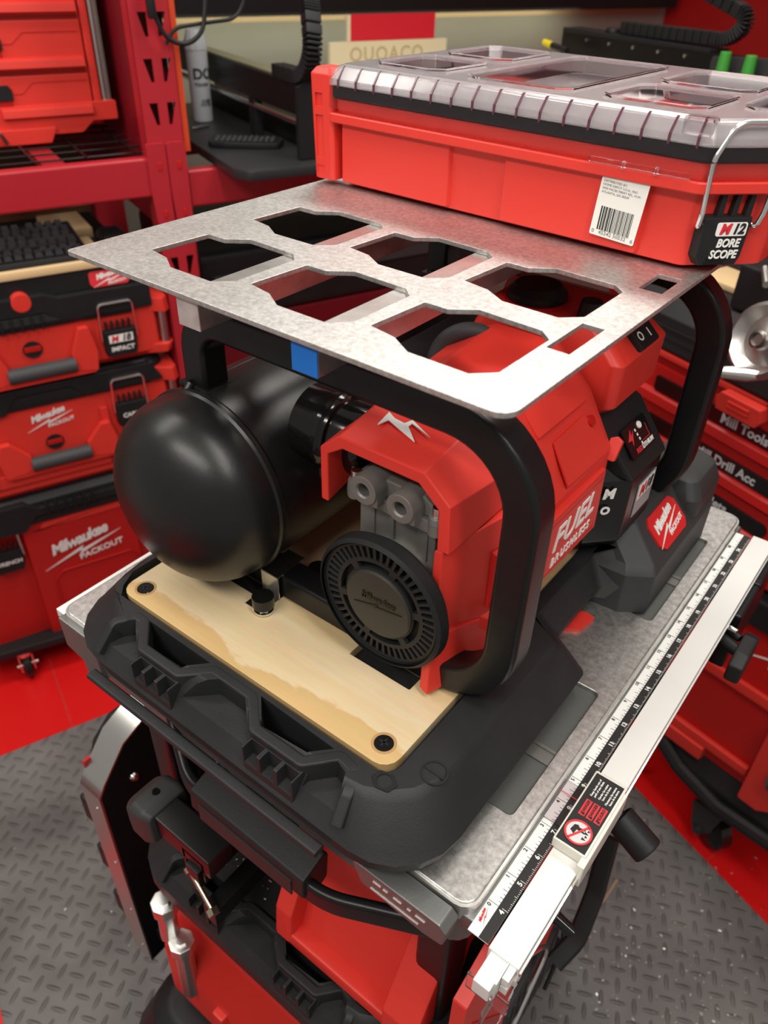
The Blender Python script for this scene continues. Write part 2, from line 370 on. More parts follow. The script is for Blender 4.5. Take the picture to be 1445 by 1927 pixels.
# scale
rl = G().box(.4665, .4825, -.006, .5575, -.0125, -.0115)
rul = part('scale_strip', rl, WHITE, saw)
part('black_band', G().box(.4750, .4825, -.006, .5575, -.0115, -.0111), INK, rul)
tk = G(); tw = G(); nb = G()
SX, SY = .4668, .0202
for i in range(0, 21*16):
    y = SY+i*.0254/16
    if y > .553: break
    l = .0095 if i % 16 == 0 else .0045 if i % 8 == 0 else .003 if i % 4 == 0 else .002
    x1 = .4750
    if i % 2 == 0 or i % 16 == 0: tk.box(x1-l*.85, x1, y-.00012, y+.00012, -.0115, -.0112)
    tw.box(.4825-l*.5, .4825, y-.00014, y+.00014, -.0111, -.0109)
for k in range(0, 21):
    y = SY+k*.0254-.0026
    nb.text(str(k), .0042, Matrix.Translation((.4690, y, -.0114)) @ Matrix.Rotation(PI/2, 4, 'Z'), .0002, 0, .02)
    part('white_numeral', G().text(str(k+4), .0052, Matrix.Translation((.4788, y, -.0110)) @ Matrix.Rotation(PI/2, 4, 'Z'), .0002, 0, .03), WHITE, rul)
part('black_graduations', tk, INK, rul)
part('black_numerals', nb, INK, rul)
part('white_graduations', tw, WHITE, rul)
brand(rul, Matrix.Translation((.4705, .008, -.0112)) @ Matrix.Rotation(PI/2, 4, 'Z'), .013, REDINK, False, depth=.0001)
# front rail: aluminium extrusion running the full depth
sec = [(.484, -.010), (.507, -.010), (.507, -.016), (.505, -.016), (.505, -.026), (.507, -.028), (.507, -.036), (.484, -.036)]
part('fence_rail', G().prism(sec, 'y', -.008, .562, .0006), RAIL, saw)
inr = G()
inr.box(.486, .4985, -.030, .02, -.0285, -.013, .0008).box(.5005, .5055, -.018, .02, -.020, -.012).box(.5005, .5055, -.018, .02, -.031, -.023)
inr.box(.4985, .5000, -.024, .02, -.034, -.012)
part('rail_core', inr, RAIL, saw)
part('rail_lip', G().box(.5075, .509, -.008, .562, -.018, -.014), STEEL, saw)
part('clear_guard', G().prism([(.478, -.050), (.510, -.050), (.510, -.030), (.478, -.030)], 'y', -.022, -.0195, .001).box(.498, .4995, -.036, -.02, -.052, -.03), CLEAR, saw)
# back rail end on the far left
br = G().box(-.013, .012, .000, .56, -.018, -.008, .0008).box(-.013, .012, .000, .56, -.036, -.027, .0008).box(-.001, .012, .001, .56, -.030, -.010)
part('rear_rail', br, RAIL, saw)
part('rail_clamp', G().prism([(-.002, -.008), (.05, -.008), (.055, -.06), (.03, -.075), (.025, -.05), (.0, -.045)], 'y', -.006, .02, .002), APRON, saw)
# lever with embossed bars
lv = G().prism(f2([(.375, -.004), (.452, -.004), (.458, -.010), (.456, -.027), (.440, -.030), (.385, -.026)], .003), 'y', -.020, -.003, .0015)
lev = part('side_lever', lv, APRON, saw)
em = G()
for i, (x, l) in enumerate(((.396, .007), (.405, .004), (.414, .007), (.426, .003), (.433, .008))): em.box(x, x+l, -.0208, -.0198, -.012-i*.0004, -.0108-i*.0004)
em.box(.394, .436, -.0208, -.0199, -.0225, -.0215)
part('embossed_marks', em, ALU, lev)
# fence head with warning label
fh = G().box(.482, .5085, .082, .155, -.009, .0015, .001).box(.505, .511, .074, .150, -.024, .0005, .001)
fhd = part('fence_pointer_block', fh, mat('pointer_block', (.70, .68, .60), .3), saw)
part('warning_label', G().box(.4835, .5065, .0835, .1525, .0015, .0018), INK, fhd)
wl = G()
for k, t in enumerate(('DANGER', 'DANGER', 'PELIGRO')):
    wl.box(.4875+k*.0062, .4925+k*.0062, .111, .1265, .0018, .0020)
part('red_panels', wl, REDINK, fhd)
wt = G(); ws = G()
rt = Matrix.Rotation(PI/2, 4, 'Z')
for k, t in enumerate(('DANGER', 'DANGER', 'PELIGRO')):
    ws.text('▲' + t if False else t, .0032, Matrix.Translation((.4900+k*.0062, .1195, .0021)) @ rt, .0001, 0, .03)
    ws.flat([[(.4918+k*.0062, .1118), (.4918+k*.0062, .1140), (.4884+k*.0062, .1129)][::-1]], .0002, Matrix.Translation((0, 0, .0022)))
    for j, l in enumerate(('Keep hands out of', 'path of saw blade')):
        wt.text(l if k == 0 else ('Garder les mains', 'hors de la lame')[j] if k == 1 else ('Mantenga las manos', 'fuera de la sierra')[j], .0024, Matrix.Translation((.4888+k*.0062+j*.0026, .1395, .0019)) @ rt, .0001, 0, .02)
part('warning_text', wt, WHITE, fhd); part('warning_words', ws, INK, fhd)
cc = (.4950, .0965)
cir = lambda r, n=32, c=(0, 0): [(c[0]+r*math.cos(2*PI*i/n), c[1]+r*math.sin(2*PI*i/n)) for i in range(n)]
part('sign_disc', G().flat([cir(.0098, c=cc)], .0003, Matrix.Translation((0, 0, .0021))), mat('sign_grey', (.62, .62, .62), .6), fhd)
hd = G()
hd.flat([[(.489, .0955), (.4925, .0935), (.493, .098), (.499, .0975), (.4988, .0989), (.4945, .0990), (.4990, .1002), (.4986, .1012), (.4942, .1005), (.4925, .1020), (.4900, .1010)]], .0002, Matrix.Translation((0, 0, .0024)))
for i in range(5): hd.flat([[(.4990+.0014*(i % 2), .0925+i*.0026), (.5022, .0935+i*.0026), (.4990+.0014*(i % 2), .0948+i*.0026)]], .0002, Matrix.Translation((0, 0, .0024)))
part('hand_symbol', hd, INK, fhd)
part('prohibition_ring', G().flat([cir(.0104, c=cc), cir(.0089, c=cc)], .0003, Matrix.Translation((0, 0, .0026))).box(-.0092, .0092, -.0008, .0008, .0023, .0026, 0, Matrix.Translation((cc[0], cc[1], 0)) @ Matrix.Rotation(math.radians(60), 4, 'Z')), REDINK, fhd)
# clear cursor over the scale
part('clear_cursor', G().box(.4660, .4835, .100, .140, -.0105, -.0085, .0005), CLEAR, saw)
part('cursor_line', G().box(.4660, .4835, .1275, .1281, -.0084, -.0082), REDINK, saw)
# knobs under the rail
kn = G().cyl((.506, .176, -.066), (.538, .170, -.078), .0135, .0135, 24, .002).cyl((.490, .180, -.06), (.508, .175, -.067), .007)
part('adjustment_knob', kn, BLK, saw)
kb = G().prism(f2([(-.020, -.007), (-.010, -.012), (.010, -.012), (.020, -.007), (.020, .007), (.010, .012), (-.010, .012), (-.020, .007)], .003), 'z', -.005, .005, .002)
kb.xform(Matrix.Translation((.531, .400, -.042)) @ Matrix.Scale(1.45, 4) @ Matrix.Rotation(PI/2, 4, 'Y') @ Matrix.Rotation(PI/2, 4, 'Z'))
kb.cyl((.505, .412, -.040), (.528, .402, -.040), .0065).cyl((.505, .425, -.036), (.522, .418, -.036), .004)
part('clamp_knob', kb, BLK, saw)
part('knob_bolt', G().cyl((.509, .418, -.028), (.517, .416, -.028), .003), STEEL, saw)
hk = G().box(.500, .516, .43, .56, -.095, -.020, .003).box(.505, .516, .49, .505, -.032, -.018, .002)
part('latch_housing', hk, BLKM, saw)
part('rail_pin', G().cyl((.508, .045, -.024), (.522, .045, -.028), .0048, .0042).cyl((.520, .045, -.0275), (.5225, .045, -.0282), .0036), BLKG, saw)
# roll-cage frame
fr = G(); tr = rsec(.034, .034, .006)
for (x, y) in ((.428, .038), (.428, .53), (.055, .53), (.078, .040)):
    fr = G().sweep([(x, y, -.05), (x, y, -.29)], tr, up=(0, 1, 0)); part('leg', fr, BLKM, saw)
for (x, y) in ((.428, .030), (.428, .53)):
    part('rubber_foot', G().loft([[(x+a, y+b, -.26) for a, b in rsec(.050, .060, .008)], [(x+a, y+b, -.30) for a, b in rsec(.062, .075, .012)]], .003), BLK, saw)
part('foot_screw', G().cyl((.425, .010, -.262), (.425, .010, -.257), .007, .006, 20), BLKG, saw)
carry = fillet([(.118, .03, -.02), (.128, .012, -.050), (.185, -.018, -.088), (.350, -.024, -.088), (.435, .012, -.080), (.460, .06, -.06)], [0, .02, .04, .09, .02, 0], 8)
hnd = part('carry_handle', G().sweep(carry, rsec(.010, .024, .004), up=(0, 0, 1)), BLKM, saw)
gp = G().prism(f2([(-.031, -.068), (-.004, -.060), (.0, -.068), (-.002, -.098), (-.024, -.106), (-.032, -.090)], .004), 'x', .204, .336, .002)
hg = part('handle_grip', gp, BLK, hnd)
fl = G().box(.216, .324, -.0328, -.031, -.097, -.077)
part('ribbed_panel', fl, mat('ribbed_rubber', (.02, .018, .018), .5, bump=1, bscale=1500), hg)
# lower cross tube with its end cap, hinge bracket and bolt
ct = G().box(.125, .215, -.034, -.004, -.200, -.172, .002)
ct.xform(Matrix.Identity(4))
part('cross_tube', ct, BLKM, saw)
part('tube_end_cap', G().loft([[(.099, y, z) for y, z in f2(rect(-.040, -.212, .004, -.176), .010)], [(.110, y, z) for y, z in f2(rect(-.044, -.218, .008, -.168), .010)], [(.128, y, z) for y, z in f2(rect(-.044, -.218, .008, -.166), .008)], [(.138, y, z) for y, z in f2(rect(-.040, -.212, .006, -.170), .006)]], .002), GREY, saw)
part('cap_screw', G().cyl((.120, -.016, -.168), (.120, -.016, -.1645), .0045, .0035, 16), BLKG, saw)
bk = G().box(.176, .206, -.034, .09, -.186, -.183).box(.176, .179, -.034, .09, -.235, -.184).box(.203, .206, -.034, .09, -.215, -.184)
part('hinge_bracket', bk, BLKM, saw)
part('hinge_arm', G().box(.182, .200, -.038, .10, -.228, -.200, .001).box(.205, .222, -.042, .10, -.268, -.242, .001), BLKM, saw)
part('hinge_bolt', G().cyl((.180, -.034, -.214), (.224, -.044, -.232), .0026).cyl((.221, -.043, -.231), (.227, -.045, -.233), .0062, .0062, 6).cyl((.180, -.034, -.214), (.185, -.035, -.216), .0052, .0052, 20), mat('zinc_bolt', (.55, .5, .38), .25, 1), saw)
# red motor tub with its wedge foot
rt_ = G().loft([[(.275, .010, -.285), (.425, .010, -.285), (.425, .22, -.285), (.275, .22, -.285)], [(.275, .05, -.16), (.425, .055, -.14), (.425, .22, -.13), (.275, .22, -.13)]], .004)
rt_.prism(f2([(-.010, -.29), (.06, -.29), (.10, -.12), (.055, -.12), (-.008, -.24)], .006), 'x', .400, .438, .004)
rt_.prism(f2([(-.004, -.29), (.03, -.29), (.09, -.125), (.05, -.125), (.0, -.24)], .006), 'x', .262, .284, .004)
rt_.box(.275, .41, -.002, .02, -.292, -.272, .004)
part('red_motor_tub', rt_, RED, saw)
part('blade_housing', G().box(.16, .30, .10, .45, -.28, -.10, .01), RED, saw)
part('side_skirt', G().box(.07, .40, .30, .52, -.28, -.06, .01), BLK, saw)
# ================================================================ black base tray with plywood board
tray = thing('base_tray', 'black plastic mounting tray with screwed plywood board and red badge on the saw table', 'tray', (.236, .25, 0))
TA = [(.1085, -.050), (.1085, -.030), (.1165, -.0085), (.1255, .0010), (.1560, -.0235), (.1560, -.050)]
TB = [(.2010, -.050), (.2040, -.0220), (.2270, .0000), (.2545, .0010), (.2815, -.0220), (.2815, -.050)]
TC = [(.3310, -.050), (.3330, -.0120), (.3470, .0005), (.3570, -.0030), (.3665, -.0260), (.3665, -.050)]
def relief_block():
    """extra height where the grips stand, so the fins reach the ridge"""
    g = G()
    for a, c in ((.1555, .2010), (.2810, .3310)): g.box(a, c, -.0300, -.0100, .020, .0560, .0015)
    return g
def relief_cut():
    g = G()
    for P in (TA, TB, TC): g.prism(P, 'z', .0440, .09)
    for P in ([(.1335, .0073), (.1530, -.0100), (.1943, -.0092), (.2095, .0070)], [(.2640, .0085), (.2825, -.0098), (.3250, -.0070), (.3380, .0070)]): g.prism(P, 'z', .014, .09)
    for a, c in ((.1555, .2010), (.2810, .3310)):
        w_ = (c-a)/3
        for k in range(3): g.prism([(a+k*w_+.0022, -.050), (a+(k+1)*w_-.0012, -.050), (a+(k+1)*w_-.0012, -.0205), (a+k*w_+.0022, -.0205)], 'z', .0400, .09)
    return g
def relief_rib():
    return G().sweep(fillet([(.1095, -.0240, .0330), (.1120, -.0080, .0510), (.1215, .0050, .0520), (.1315, .0050, .0520), (.1545, -.0150, .0520), (.1975, -.0148, .0520), (.2165, .0045, .0520), (.2590, .0048, .0520), (.2815, -.0152, .0520), (.3270, -.0148, .0520), (.3450, .0058, .0520), (.3585, .0035, .0520), (.3650, -.0080, .0500), (.3680, -.0215, .0350)], .0035, 3), rsec(.0092, .0205, .0018))
def outl(i, z, f=1):
    P = [(.044+i, -.032+i), (.437-i, -.032+i), (.437-i, .215-i*.6), (.398-i, .240-i*.6), (.398-i, .325+i*.6), (.437-i, .348+i*.6), (.437-i, .53-i), (.044+i, .53-i)]
    return [(p[0], p[1], z) for p in f2(P, [.066, .055, .010, .008, .008, .010, .045, .045], 5)]
def recl(z, e=0):
    P = [(.074+e, .012+e), (.384-e, .012+e), (.384-e, .214), (.384-e, .238), (.384-e, .326), (.384-e, .350), (.384-e, .508-e), (.074+e, .508-e)]
    return [(p[0], p[1], z) for p in f2(P, [.014, .014, .002, .002, .002, .002, .014, .014], 5)]
b = G().loft([outl(.014, .001), outl(.007, .006), outl(.010, .009), outl(.005, .010), outl(0, .030), outl(.004, .035), outl(.020, .058), outl(.026, .062), recl(.062, 0), recl(.050, .002)])
cutg = relief_cut()
b.join(relief_block().b); b.cut(cutg)
body = part('tray_body', b, DBLK, tray, ang=25)
part('raised_rib', relief_rib(), DBLK, body)
part('lower_flange', G().sweep([(.10, -.036, .010), (.36, -.036, .010)], rsec(.010, .006, .002)), DBLK, body)
# corner bumper shell at the near right and the raised block with the badge
part('recycling_mark', G().flat([cir(.010, c=(.405, .035)), cir(.0085, c=(.405, .035))], .0006, Matrix.Translation((0, 0, .0626))).box(.397, .413, .034, .036, .062, .0626).flat([f2([(.382+.010*math.cos(a), .008+.008*math.sin(a)) for a in [i*PI/3+.3 for i in range(6)]], .002), cir(.0055, 12, (.382, .008))], .0008, Matrix.Translation((0, 0, .0628))), BLK, body)
OB = lambda xr, yf, yb, z: [(p[0], p[1], z) for p in f2([(.378, yf-.012), (xr-.022, yf-.010), (xr, yf+.006), (xr, yb-.02), (xr-.02, yb), (.378, yb)], .005)]
bb = G().loft([OB(.440, .345, .530, .0), OB(.440, .345, .530, .046), OB(.434, .356, .526, .0510), OB(.405, .366, .520, .0800), OB(.396, .378, .515, .0835)])
part('badge_block', bb, GREY, tray)
part('rear_hump', G().loft([[(p[0], p[1], z) for p in f2(rect(.372, y0_, xr, .53), .012)] for y0_, xr, z in ((.455, .437, .03), (.455, .437, .070), (.463, .428, .086), (.475, .415, .090))], .001), GREY, tray)
nrm = frame((.4205, .414, .0645), (0, 1, 0), (-.72, 0, .69))
part('red_badge', G().flat([f2([(-.032, -.011), (-.025, -.018), (.025, -.018), (.032, -.011), (.032, .011), (.025, .018), (-.025, .018), (-.032, .011)], .002)], .003, nrm @ Matrix.Translation((0, 0, .0022))), mat('badge_red', (.60, .02, .02), .4), tray)
brand(tray, nrm @ Matrix.Translation((-.004, .0010, .0024)), .056, WHITE)
wb = G().flat([f2(rect(.080, .018, .378, .500), .014), f2(rect(.135, .0875, .178, .108), .001), f2(rect(.286, .0865, .346, .108), .001)], .012, Matrix.Translation((0, 0, .0585)), .0006)
board = part('plywood_board', wb, PLY, tray)
for x, y in ((.097, .033), (.361, .035), (.097, .485), (.361, .485)):
    sc_ = part('screw', G().cyl((x, y, .0584), (x, y, .0592), .0075, .0068, 24, .0), BLKG, board)
    part('drive_cross', G().box(x-.0038, x+.0038, y-.0008, y+.0008, .0591, .0595).box(x-.0008, x+.0008, y-.0038, y+.0038, .0591, .0595), MATDARK, sc_)
    part('countersink', G().flat([cir(.0095, c=(x, y)), cir(.0075, c=(x, y))], .0003, Matrix.Translation((0, 0, .0587))), mat('countersink_wood', (.42, .25, .10), .6), board)
# hold-down straps and knobs over the compressor's base tube
for k, (x, y, kx, ky) in enumerate(((.189, .100, .198, .078), )):
    st = G().box(x-.010, x+.010, y-.026, y+.002, .0585, .0600, .0003).box(x-.010, x+.010, y-.0045, y-.0030, .0585, .0845, .0003).box(x-.010, x+.010, y-.0045, y+.030, .0830, .0845, .0003)
    part('steel_strap', st, STEEL, tray)
    kk = part('knurled_knob', G().cyl((kx, ky, .0655), (kx, ky, .0765), .0095, .0095, 40, .0006).cyl((kx, ky, .0625), (kx, ky, .0655), .006), BLKG, tray)
    part('washer', G().cyl((kx, ky, .0600), (kx, ky, .0618), .0085, .0085, 28).cyl((kx, ky, .0618), (kx, ky, .0630), .0065, .0065, 6), STEEL, kk)
part('knurled_knob', G().cyl((.207, .138, .0615), (.207, .138, .0735), .0090, .0090, 40, .0006).cyl((.207, .138, .0585), (.207, .138, .0615), .0115, .0115, 6), BLKG, tray)

# ================================================================ air compressor
comp = thing('air_compressor', 'red and black battery air compressor with round tank inside a black tube frame', 'air compressor', (.26, .28, .0585))
tx, tz, trr = .133, .156, .081
prof = [(0.0, .022)] + [(trr*math.sin(a)**.92, .083-.061*math.cos(a)**.92) for a in [i*PI/2/14 for i in range(1, 14)]] + [(trr, .083), (trr, .430)] + [(trr*math.cos(a), .430+.05*math.sin(a)) for a in [i*PI/2/10 for i in range(1, 10)]] + [(0, .480)]
tank = part('tank', G().lathe([(r, y) for r, y in prof], (tx, 0, tz), (0, 1, 0), 64), TANK, comp, ang=50)
part('weld_bead', G().lathe([(trr, .088), (trr+.0016, .090), (trr+.0018, .094), (trr, .097)], (tx, 0, tz), (0, 1, 0), 64, None, (0, 0)), TANK, tank)
part('seam_weld', G().sweep([(tx-.022, .10, tz+trr*.962), (tx-.022, .43, tz+trr*.962)], rsec(.003, .0015, .0005)), TANK, tank)
fsec = rsec(.0255, .0255, .0040, 4)
for nm, yy in (('front_frame', .1125), ('rear_frame', .445)):
    pth = fillet([(.117, yy, .2945-.062), (.117, yy, .2945), (.4085, yy, .2945), (.4085, yy, .0715), (.06, yy, .0715)], [0, .045, .058, .058, 0], 10)
    part(nm, G().sweep(pth, fsec, up=(0, 1, 0)), BLKM, comp, ang=45)
for yy in (.1125, .445): part('weld_tab', G().box(.100, .134, yy-.015, yy+.020, tz+trr-.005, tz+trr+.0005, .001).cyl((.113, yy-.018, tz+trr-.004), (.113, yy-.013, tz+trr+.001), .004), BLKM, comp)
for x in (.09, .347): part('base_rail', G().box(x-.012, x+.012, .125, .433, .0590, .0760, .003), BLKM, comp)
part('tank_saddle', G().box(.115, .150, .12, .16, .059, .082, .002).box(.115, .150, .38, .42, .059, .082, .002), BLKM, comp)
# intake filter canister
fc = (.196, .145, .218)
fl = G().lathe([(0, 0), (.026, .0), (.030, .003), (.030, .026), (.033, .027), (.0335, .031), (.0315, .033), (.031, .036), (.028, .037), (.028, .062), (.025, .066), (.0, .067)], fc, (1, .05, -.03), 48)
filt = part('filter_canister', fl, BLKG, comp, ang=40)
part('filter_clip', G().box(.220, .227, .128, .142, .180, .190, .001), STEEL, filt)
part('brass_fitting', G().cyl((.262, .155, .216), (.285, .158, .225), .011, .011, 8, .001).cyl((.262, .175, .238), (.262, .195, .240), .009, .009, 6), BRASS, comp)
# pump: crank case, cylinder, head, fan cover
pc = (.313, .128)
pb = G().lathe([(.045, .0), (.045, .030), (.040, .05), (0, .05)], (pc[0], .098, pc[1]), (0, 1, 0), 40)
pb.loft([[(.274, .112, .135), (.343, .112, .135), (.343, .160, .135), (.274, .160, .135)], [(.274, .112, .198), (.343, .112, .198), (.343, .160, .198), (.274, .160, .198)]], .003)
pb.box(.281, .290, .1105, .118, .150, .197, .001).box(.304, .308, .1095, .118, .150, .197, .001).box(.328, .337, .1105, .118, .150, .197, .001)
pump = part('cylinder_block', pb, CAST, comp)
hd = G().prism(f2([(.267, .196), (.349, .196), (.349, .207), (.267, .207)], .002), 'y', .106, .165, .0015)
hd.prism(f2([(.270, .207), (.347, .207), (.345, .214), (.333, .222), (.286, .222), (.272, .216)], .002), 'y', .110, .165, .0015)
head = part('cylinder_head', hd, CAST, pump)
for i, x in enumerate((.290, .322)):
    bo = G().cyl((x, .096, .2155-i*.001), (x, .12, .2155-i*.001), .0115, .0115, 28, .001).box(x-.0115, x+.0115, .098, .12, .2035, .215, .001)
    bo.cut(G().cyl((x, .08, .2155-i*.001), (x, .112, .2155-i*.001), .0052, .0052, 20).cyl((x, .0925, .2155-i*.001), (x, .0985, .2155-i*.001), .0085, .0045, 20))
    part('port_boss', bo, CAST, head)
for x in (.273, .344):
    bl = part('head_bolt', G().cyl((x, .110, .206), (x, .110, .2115), .0065, .0058, 20, .0006).cyl((x, .110, .197), (x, .110, .206), .0062, .0062, 20), CAST, head)
    part('socket_cap', G().cyl((x, .110, .2115), (x, .110, .219), .0038, .0038, 20, .0004), STEEL, bl)
# fan cover with radial vents
def slot(r0, r1, a, w): 
    c, s = math.cos(a), math.sin(a); return [(r*c-t*s, r*s+t*c) for r, t in ((r0, -w*r0), (r1, -w*r1), (r1, w*r1), (r0, w*r0))]
fm = frame((pc[0], .088, pc[1]), (1, 0, 0), (0, 0, 1))
outs = [cir(.0548, 72)]
for k in range(48):
    if k % 12 in (11, ): pass
    outs.append(slot(.0400, .0495, 2*PI*k/48+.05, .036))
for k in range(6):
    a0, a1 = 2*PI*k/6+.09+.2, 2*PI*(k+1)/6-.09+.2
    outs.append([((.0365)*math.cos(a0+(a1-a0)*i/8), .0365*math.sin(a0+(a1-a0)*i/8)) for i in range(9)] + [(.0315*math.cos(a1-(a1-a0)*i/8), .0315*math.sin(a1-(a1-a0)*i/8)) for i in range(9)])
fan = part('fan_cover', G().flat(outs, .004, fm, .0003), BLK, comp)
part('cover_rim', G().lathe([(.0535, .0), (.0565, .0022), (.0575, .011), (.052, .013), (.052, .002)], (pc[0], .0845, pc[1]), (0, 1, 0), 72, None, (0, 0)), BLK, fan)
part('cover_back', G().cyl((pc[0], .0935, pc[1]), (pc[0], .101, pc[1]), .0530, .0530, 60), MATDARK, fan)
part('centre_disc', G().lathe([(0, 0), (.0285, 0), (.0300, .0012), (.0302, .005)], (pc[0], .0855, pc[1]), (0, 1, 0), 60, None, (1, 0)), mat('fan_centre', (.028, .026, .022), .38, bump=.3, bscale=900), fan)
brand(fan, frame((pc[0], .0853, pc[1]+.002), (1, 0, 0), (0, 0, 1)) @ Matrix.Rotation(-.12, 4, 'Z'), .040, BLKG, False, 'embossed_logo')
# red shell, front hood
ho = [(.244, .184), (.244, .230), (.262, .2455), (.335, .2455), (.357, .227), (.359, .188)]
hi_ = [(.251, .184), (.251, .226), (.265, .2355), (.331, .2355), (.348, .221), (.349, .188)]
bk_ = [(.244, .200), (.244, .238), (.263, .2585), (.336, .2585), (.372, .236), (.376, .215)]
bki = [(.251, .200), (.251, .230), (.266, .2480), (.331, .2480), (.362, .229), (.365, .215)]
hg_ = G(); n = 6
f0 = [(x, .104, z) for x, z in ho]; f1 = [(x, .104, z) for x, z in hi_]; k0 = [(x, .170, z) for x, z in bk_]; k1 = [(x, .170, z) for x, z in bki]
bm = bmesh.new(); VV = [[bm.verts.new(p) for p in l] for l in (f0, f1, k1, k0)]
for i in range(5):
    for a in range(4): bm.faces.new((VV[a][i], VV[a][i+1], VV[(a+1) % 4][i+1], VV[(a+1) % 4][i]))
bm.faces.new([VV[a][0] for a in range(4)]); bm.faces.new([VV[a][5] for a in (3, 2, 1, 0)])
bmesh.ops.recalc_face_normals(bm, faces=bm.faces); hg_.join(bm, None, .0012)
hood = part('front_hood', hg_, RED, comp, ang=20)
# main red body, faceted
def sect(y, P): return [(x, y, z) for x, z in P]
S0 = [(.300, .085), (.300, .235), (.315, .252), (.338, .252), (.362, .228), (.372, .175), (.372, .100), (.362, .080)]
S1 = [(.252, .078), (.252, .252), (.275, .266), (.338, .266), (.366, .232), (.386, .185), (.387, .124), (.370, .108)]
S2 = [(.250, .078), (.250, .262), (.275, .273), (.330, .273), (.362, .242), (.390, .196), (.390, .124), (.372, .110)]
mb = G().loft([sect(.160, S0), sect(.185, S1), sect(.288, S2), sect(.300, [(x*.96+.0128, z*.96+.006) for x, z in S2])], .0018)
mbody = part('main_shell', mb, RED, comp, ang=20)
part('shell_ridge', G().prism([(.337, .268), (.366, .237), (.364, .234), (.333, .267)], 'y', .205, .282, .0008).loft([[(.371, .222, .228), (.388, .222, .196), (.387, .222, .193), (.369, .222, .226)], [(.371, .272, .230), (.390, .285, .196), (.389, .285, .193), (.369, .272, .228)]], .0006), RED, mbody)
# lower side guard that reaches the front edge, with vent and notch
gd = G().loft([[(.347, .104, .186), (.354, .104, .190), (.354, .104, .110), (.347, .104, .110)], [(.360, .150, .205), (.376, .150, .205), (.378, .150, .100), (.360, .150, .100)], [(.368, .190, .215), (.388, .190, .215), (.390, .190, .095), (.368, .190, .095)]], .0012)
gd.loft([[(.348, .0975, .114), (.356, .0955, .114), (.362, .086, .064), (.353, .089, .064)], [(.362, .135, .112), (.372, .135, .112), (.376, .130, .064), (.368, .130, .064)], [(.372, .190, .112), (.388, .190, .112), (.386, .190, .090), (.370, .190, .090)]], .0012)
part('side_guard', gd, RED, mbody, ang=20)
part('guard_vent', G().loft([[(.3735, .140, .176), (.3795, .160, .180), (.3795, .160, .125), (.3735, .140, .122)], [(.3765, .140, .174), (.3835, .162, .178), (.3835, .162, .127), (.3765, .140, .124)]], 0), RED2, mbody)
part('vent_lip', G().loft([[(.376, .128, .124), (.390, .168, .130), (.390, .168, .122), (.376, .128, .112)], [(.392, .140, .116), (.400, .168, .122), (.396, .166, .114), (.384, .136, .106)]], .0008), RED, mbody)
part('rivet_hole', G().cyl((.374, .276, .2235), (.376, .276, .2248), .0045, .0045, 20), RED2, mbody)
# FUEL side plate
sp = G().prism(f2([(.166, .124), (.174, .177), (.182, .182), (.284, .184), (.287, .121)], .003), 'x', .386, .3935, .0022)
side = part('name_plate', sp, RED, mbody)
tm = frame((.3938, .234, .1575), (0, 1, 0), (0, 0, 1))
part('fuel_lettering', G().text('FUEL', .031, tm @ Matrix.Rotation(.03, 4, 'Z'), .0004, .25, .012, sx=1.02, spacing=1.05), WHITE, side)
part('brushless_lettering', G().text('BRUSHLESS', .0115, tm @ Matrix.Translation((0, -.0215, 0)) @ Matrix.Rotation(.02, 4, 'Z'), .0004, .15, .02, sx=.95, spacing=1.3), WHITE, side)
part('plate_line', G().box(.3932, .3938, .185, .280, .1755, .1762), RED2, side)
part('plate_line', G().box(.3932, .3938, .180, .28, .1270, .1277), RED2, side)
# top bolt logo on the shell
tl = frame((.302, .130, .2535), (1, -.02, .02), (0, 1, .16))
part('top_logo', G().flat([[(-.024, .010), (-.022, -.006), (-.0185, .002), (.012, -.008), (-.002, .0035), (-.002, .0075), (.018, .0015), (-.004, .011), (-.0065, .005), (-.016, .006)]], .0008, tl @ Matrix.Translation((0, 0, .0004))), WHITE, hood)
part('rear_top_logo', G().flat([[(-.012, -.006), (-.004, .002), (-.004, -.003), (.012, .008), (.002, .004), (.002, .008)]], .0006, frame((.322, .212, .2705), (1, 0, 0), (0, 1, .07))), WHITE, mbody)
# control box with rocker switch, dial and hose ring
cb = G().loft([[(p[0], p[1], .200) for p in f2(rect(.235, .325, .360, .405), .010)], [(p[0], p[1], .212) for p in f2(rect(.232, .320, .374, .418), .010)], [(p[0], p[1], .252) for p in f2(rect(.232, .318, .376, .418), .010)], [(p[0], p[1], .274) for p in f2(rect(.240, .326, .350, .408), .010)]], .001)
ctrl = part('control_box', cb, RED, comp, ang=25)
swm = frame((.3655, .372, .2625), (0, 1, 0), (-.75, 0, .66))
swp = part('rocker_switch', G().flat([f2(rect(-.018, -.013, .018, .013), .003)], .006, swm @ Matrix.Translation((0, 0, .004)), .001), BLK, ctrl)
part('switch_marks', G().flat([cir(.0042, c=(-.009, -.002)), cir(.0028, c=(-.009, -.002))], .0004, swm @ Matrix.Translation((0, 0, .0043))).box(.006, .0075, -.007, .001, .0040, .0043, 0, swm), WHITE, swp)
part('regulator_dial', G().lathe([(.026, 0), (.026, .010), (.020, .016), (0, .016)], (.275, .355, .272), (0, 0, 1), 36).cyl((.330, .345, .274), (.330, .345, .290), .011, .009, 20, .001), BLK, ctrl)
part('gauge_bezel', G().lathe([(.030, 0), (.030, .003), (.0265, .003), (.0265, 0)], (.275, .355, .2735), (0, 0, 1), 40, None, (0, 0)), RED2, ctrl)
tor = [(.026*math.cos(2*PI*i/40), .026*math.sin(2*PI*i/40), 0) for i in range(40)]
part('rubber_hose_ring', G().tube(tor, .0075, 12, True).xform(frame((.262, .268, .243), (.72, .62, -.1), (0, 0, 1))), DGREY, comp)
part('tank_console', G().box(.18, .26, .24, .42, .19, .232, .008), BLK, comp)
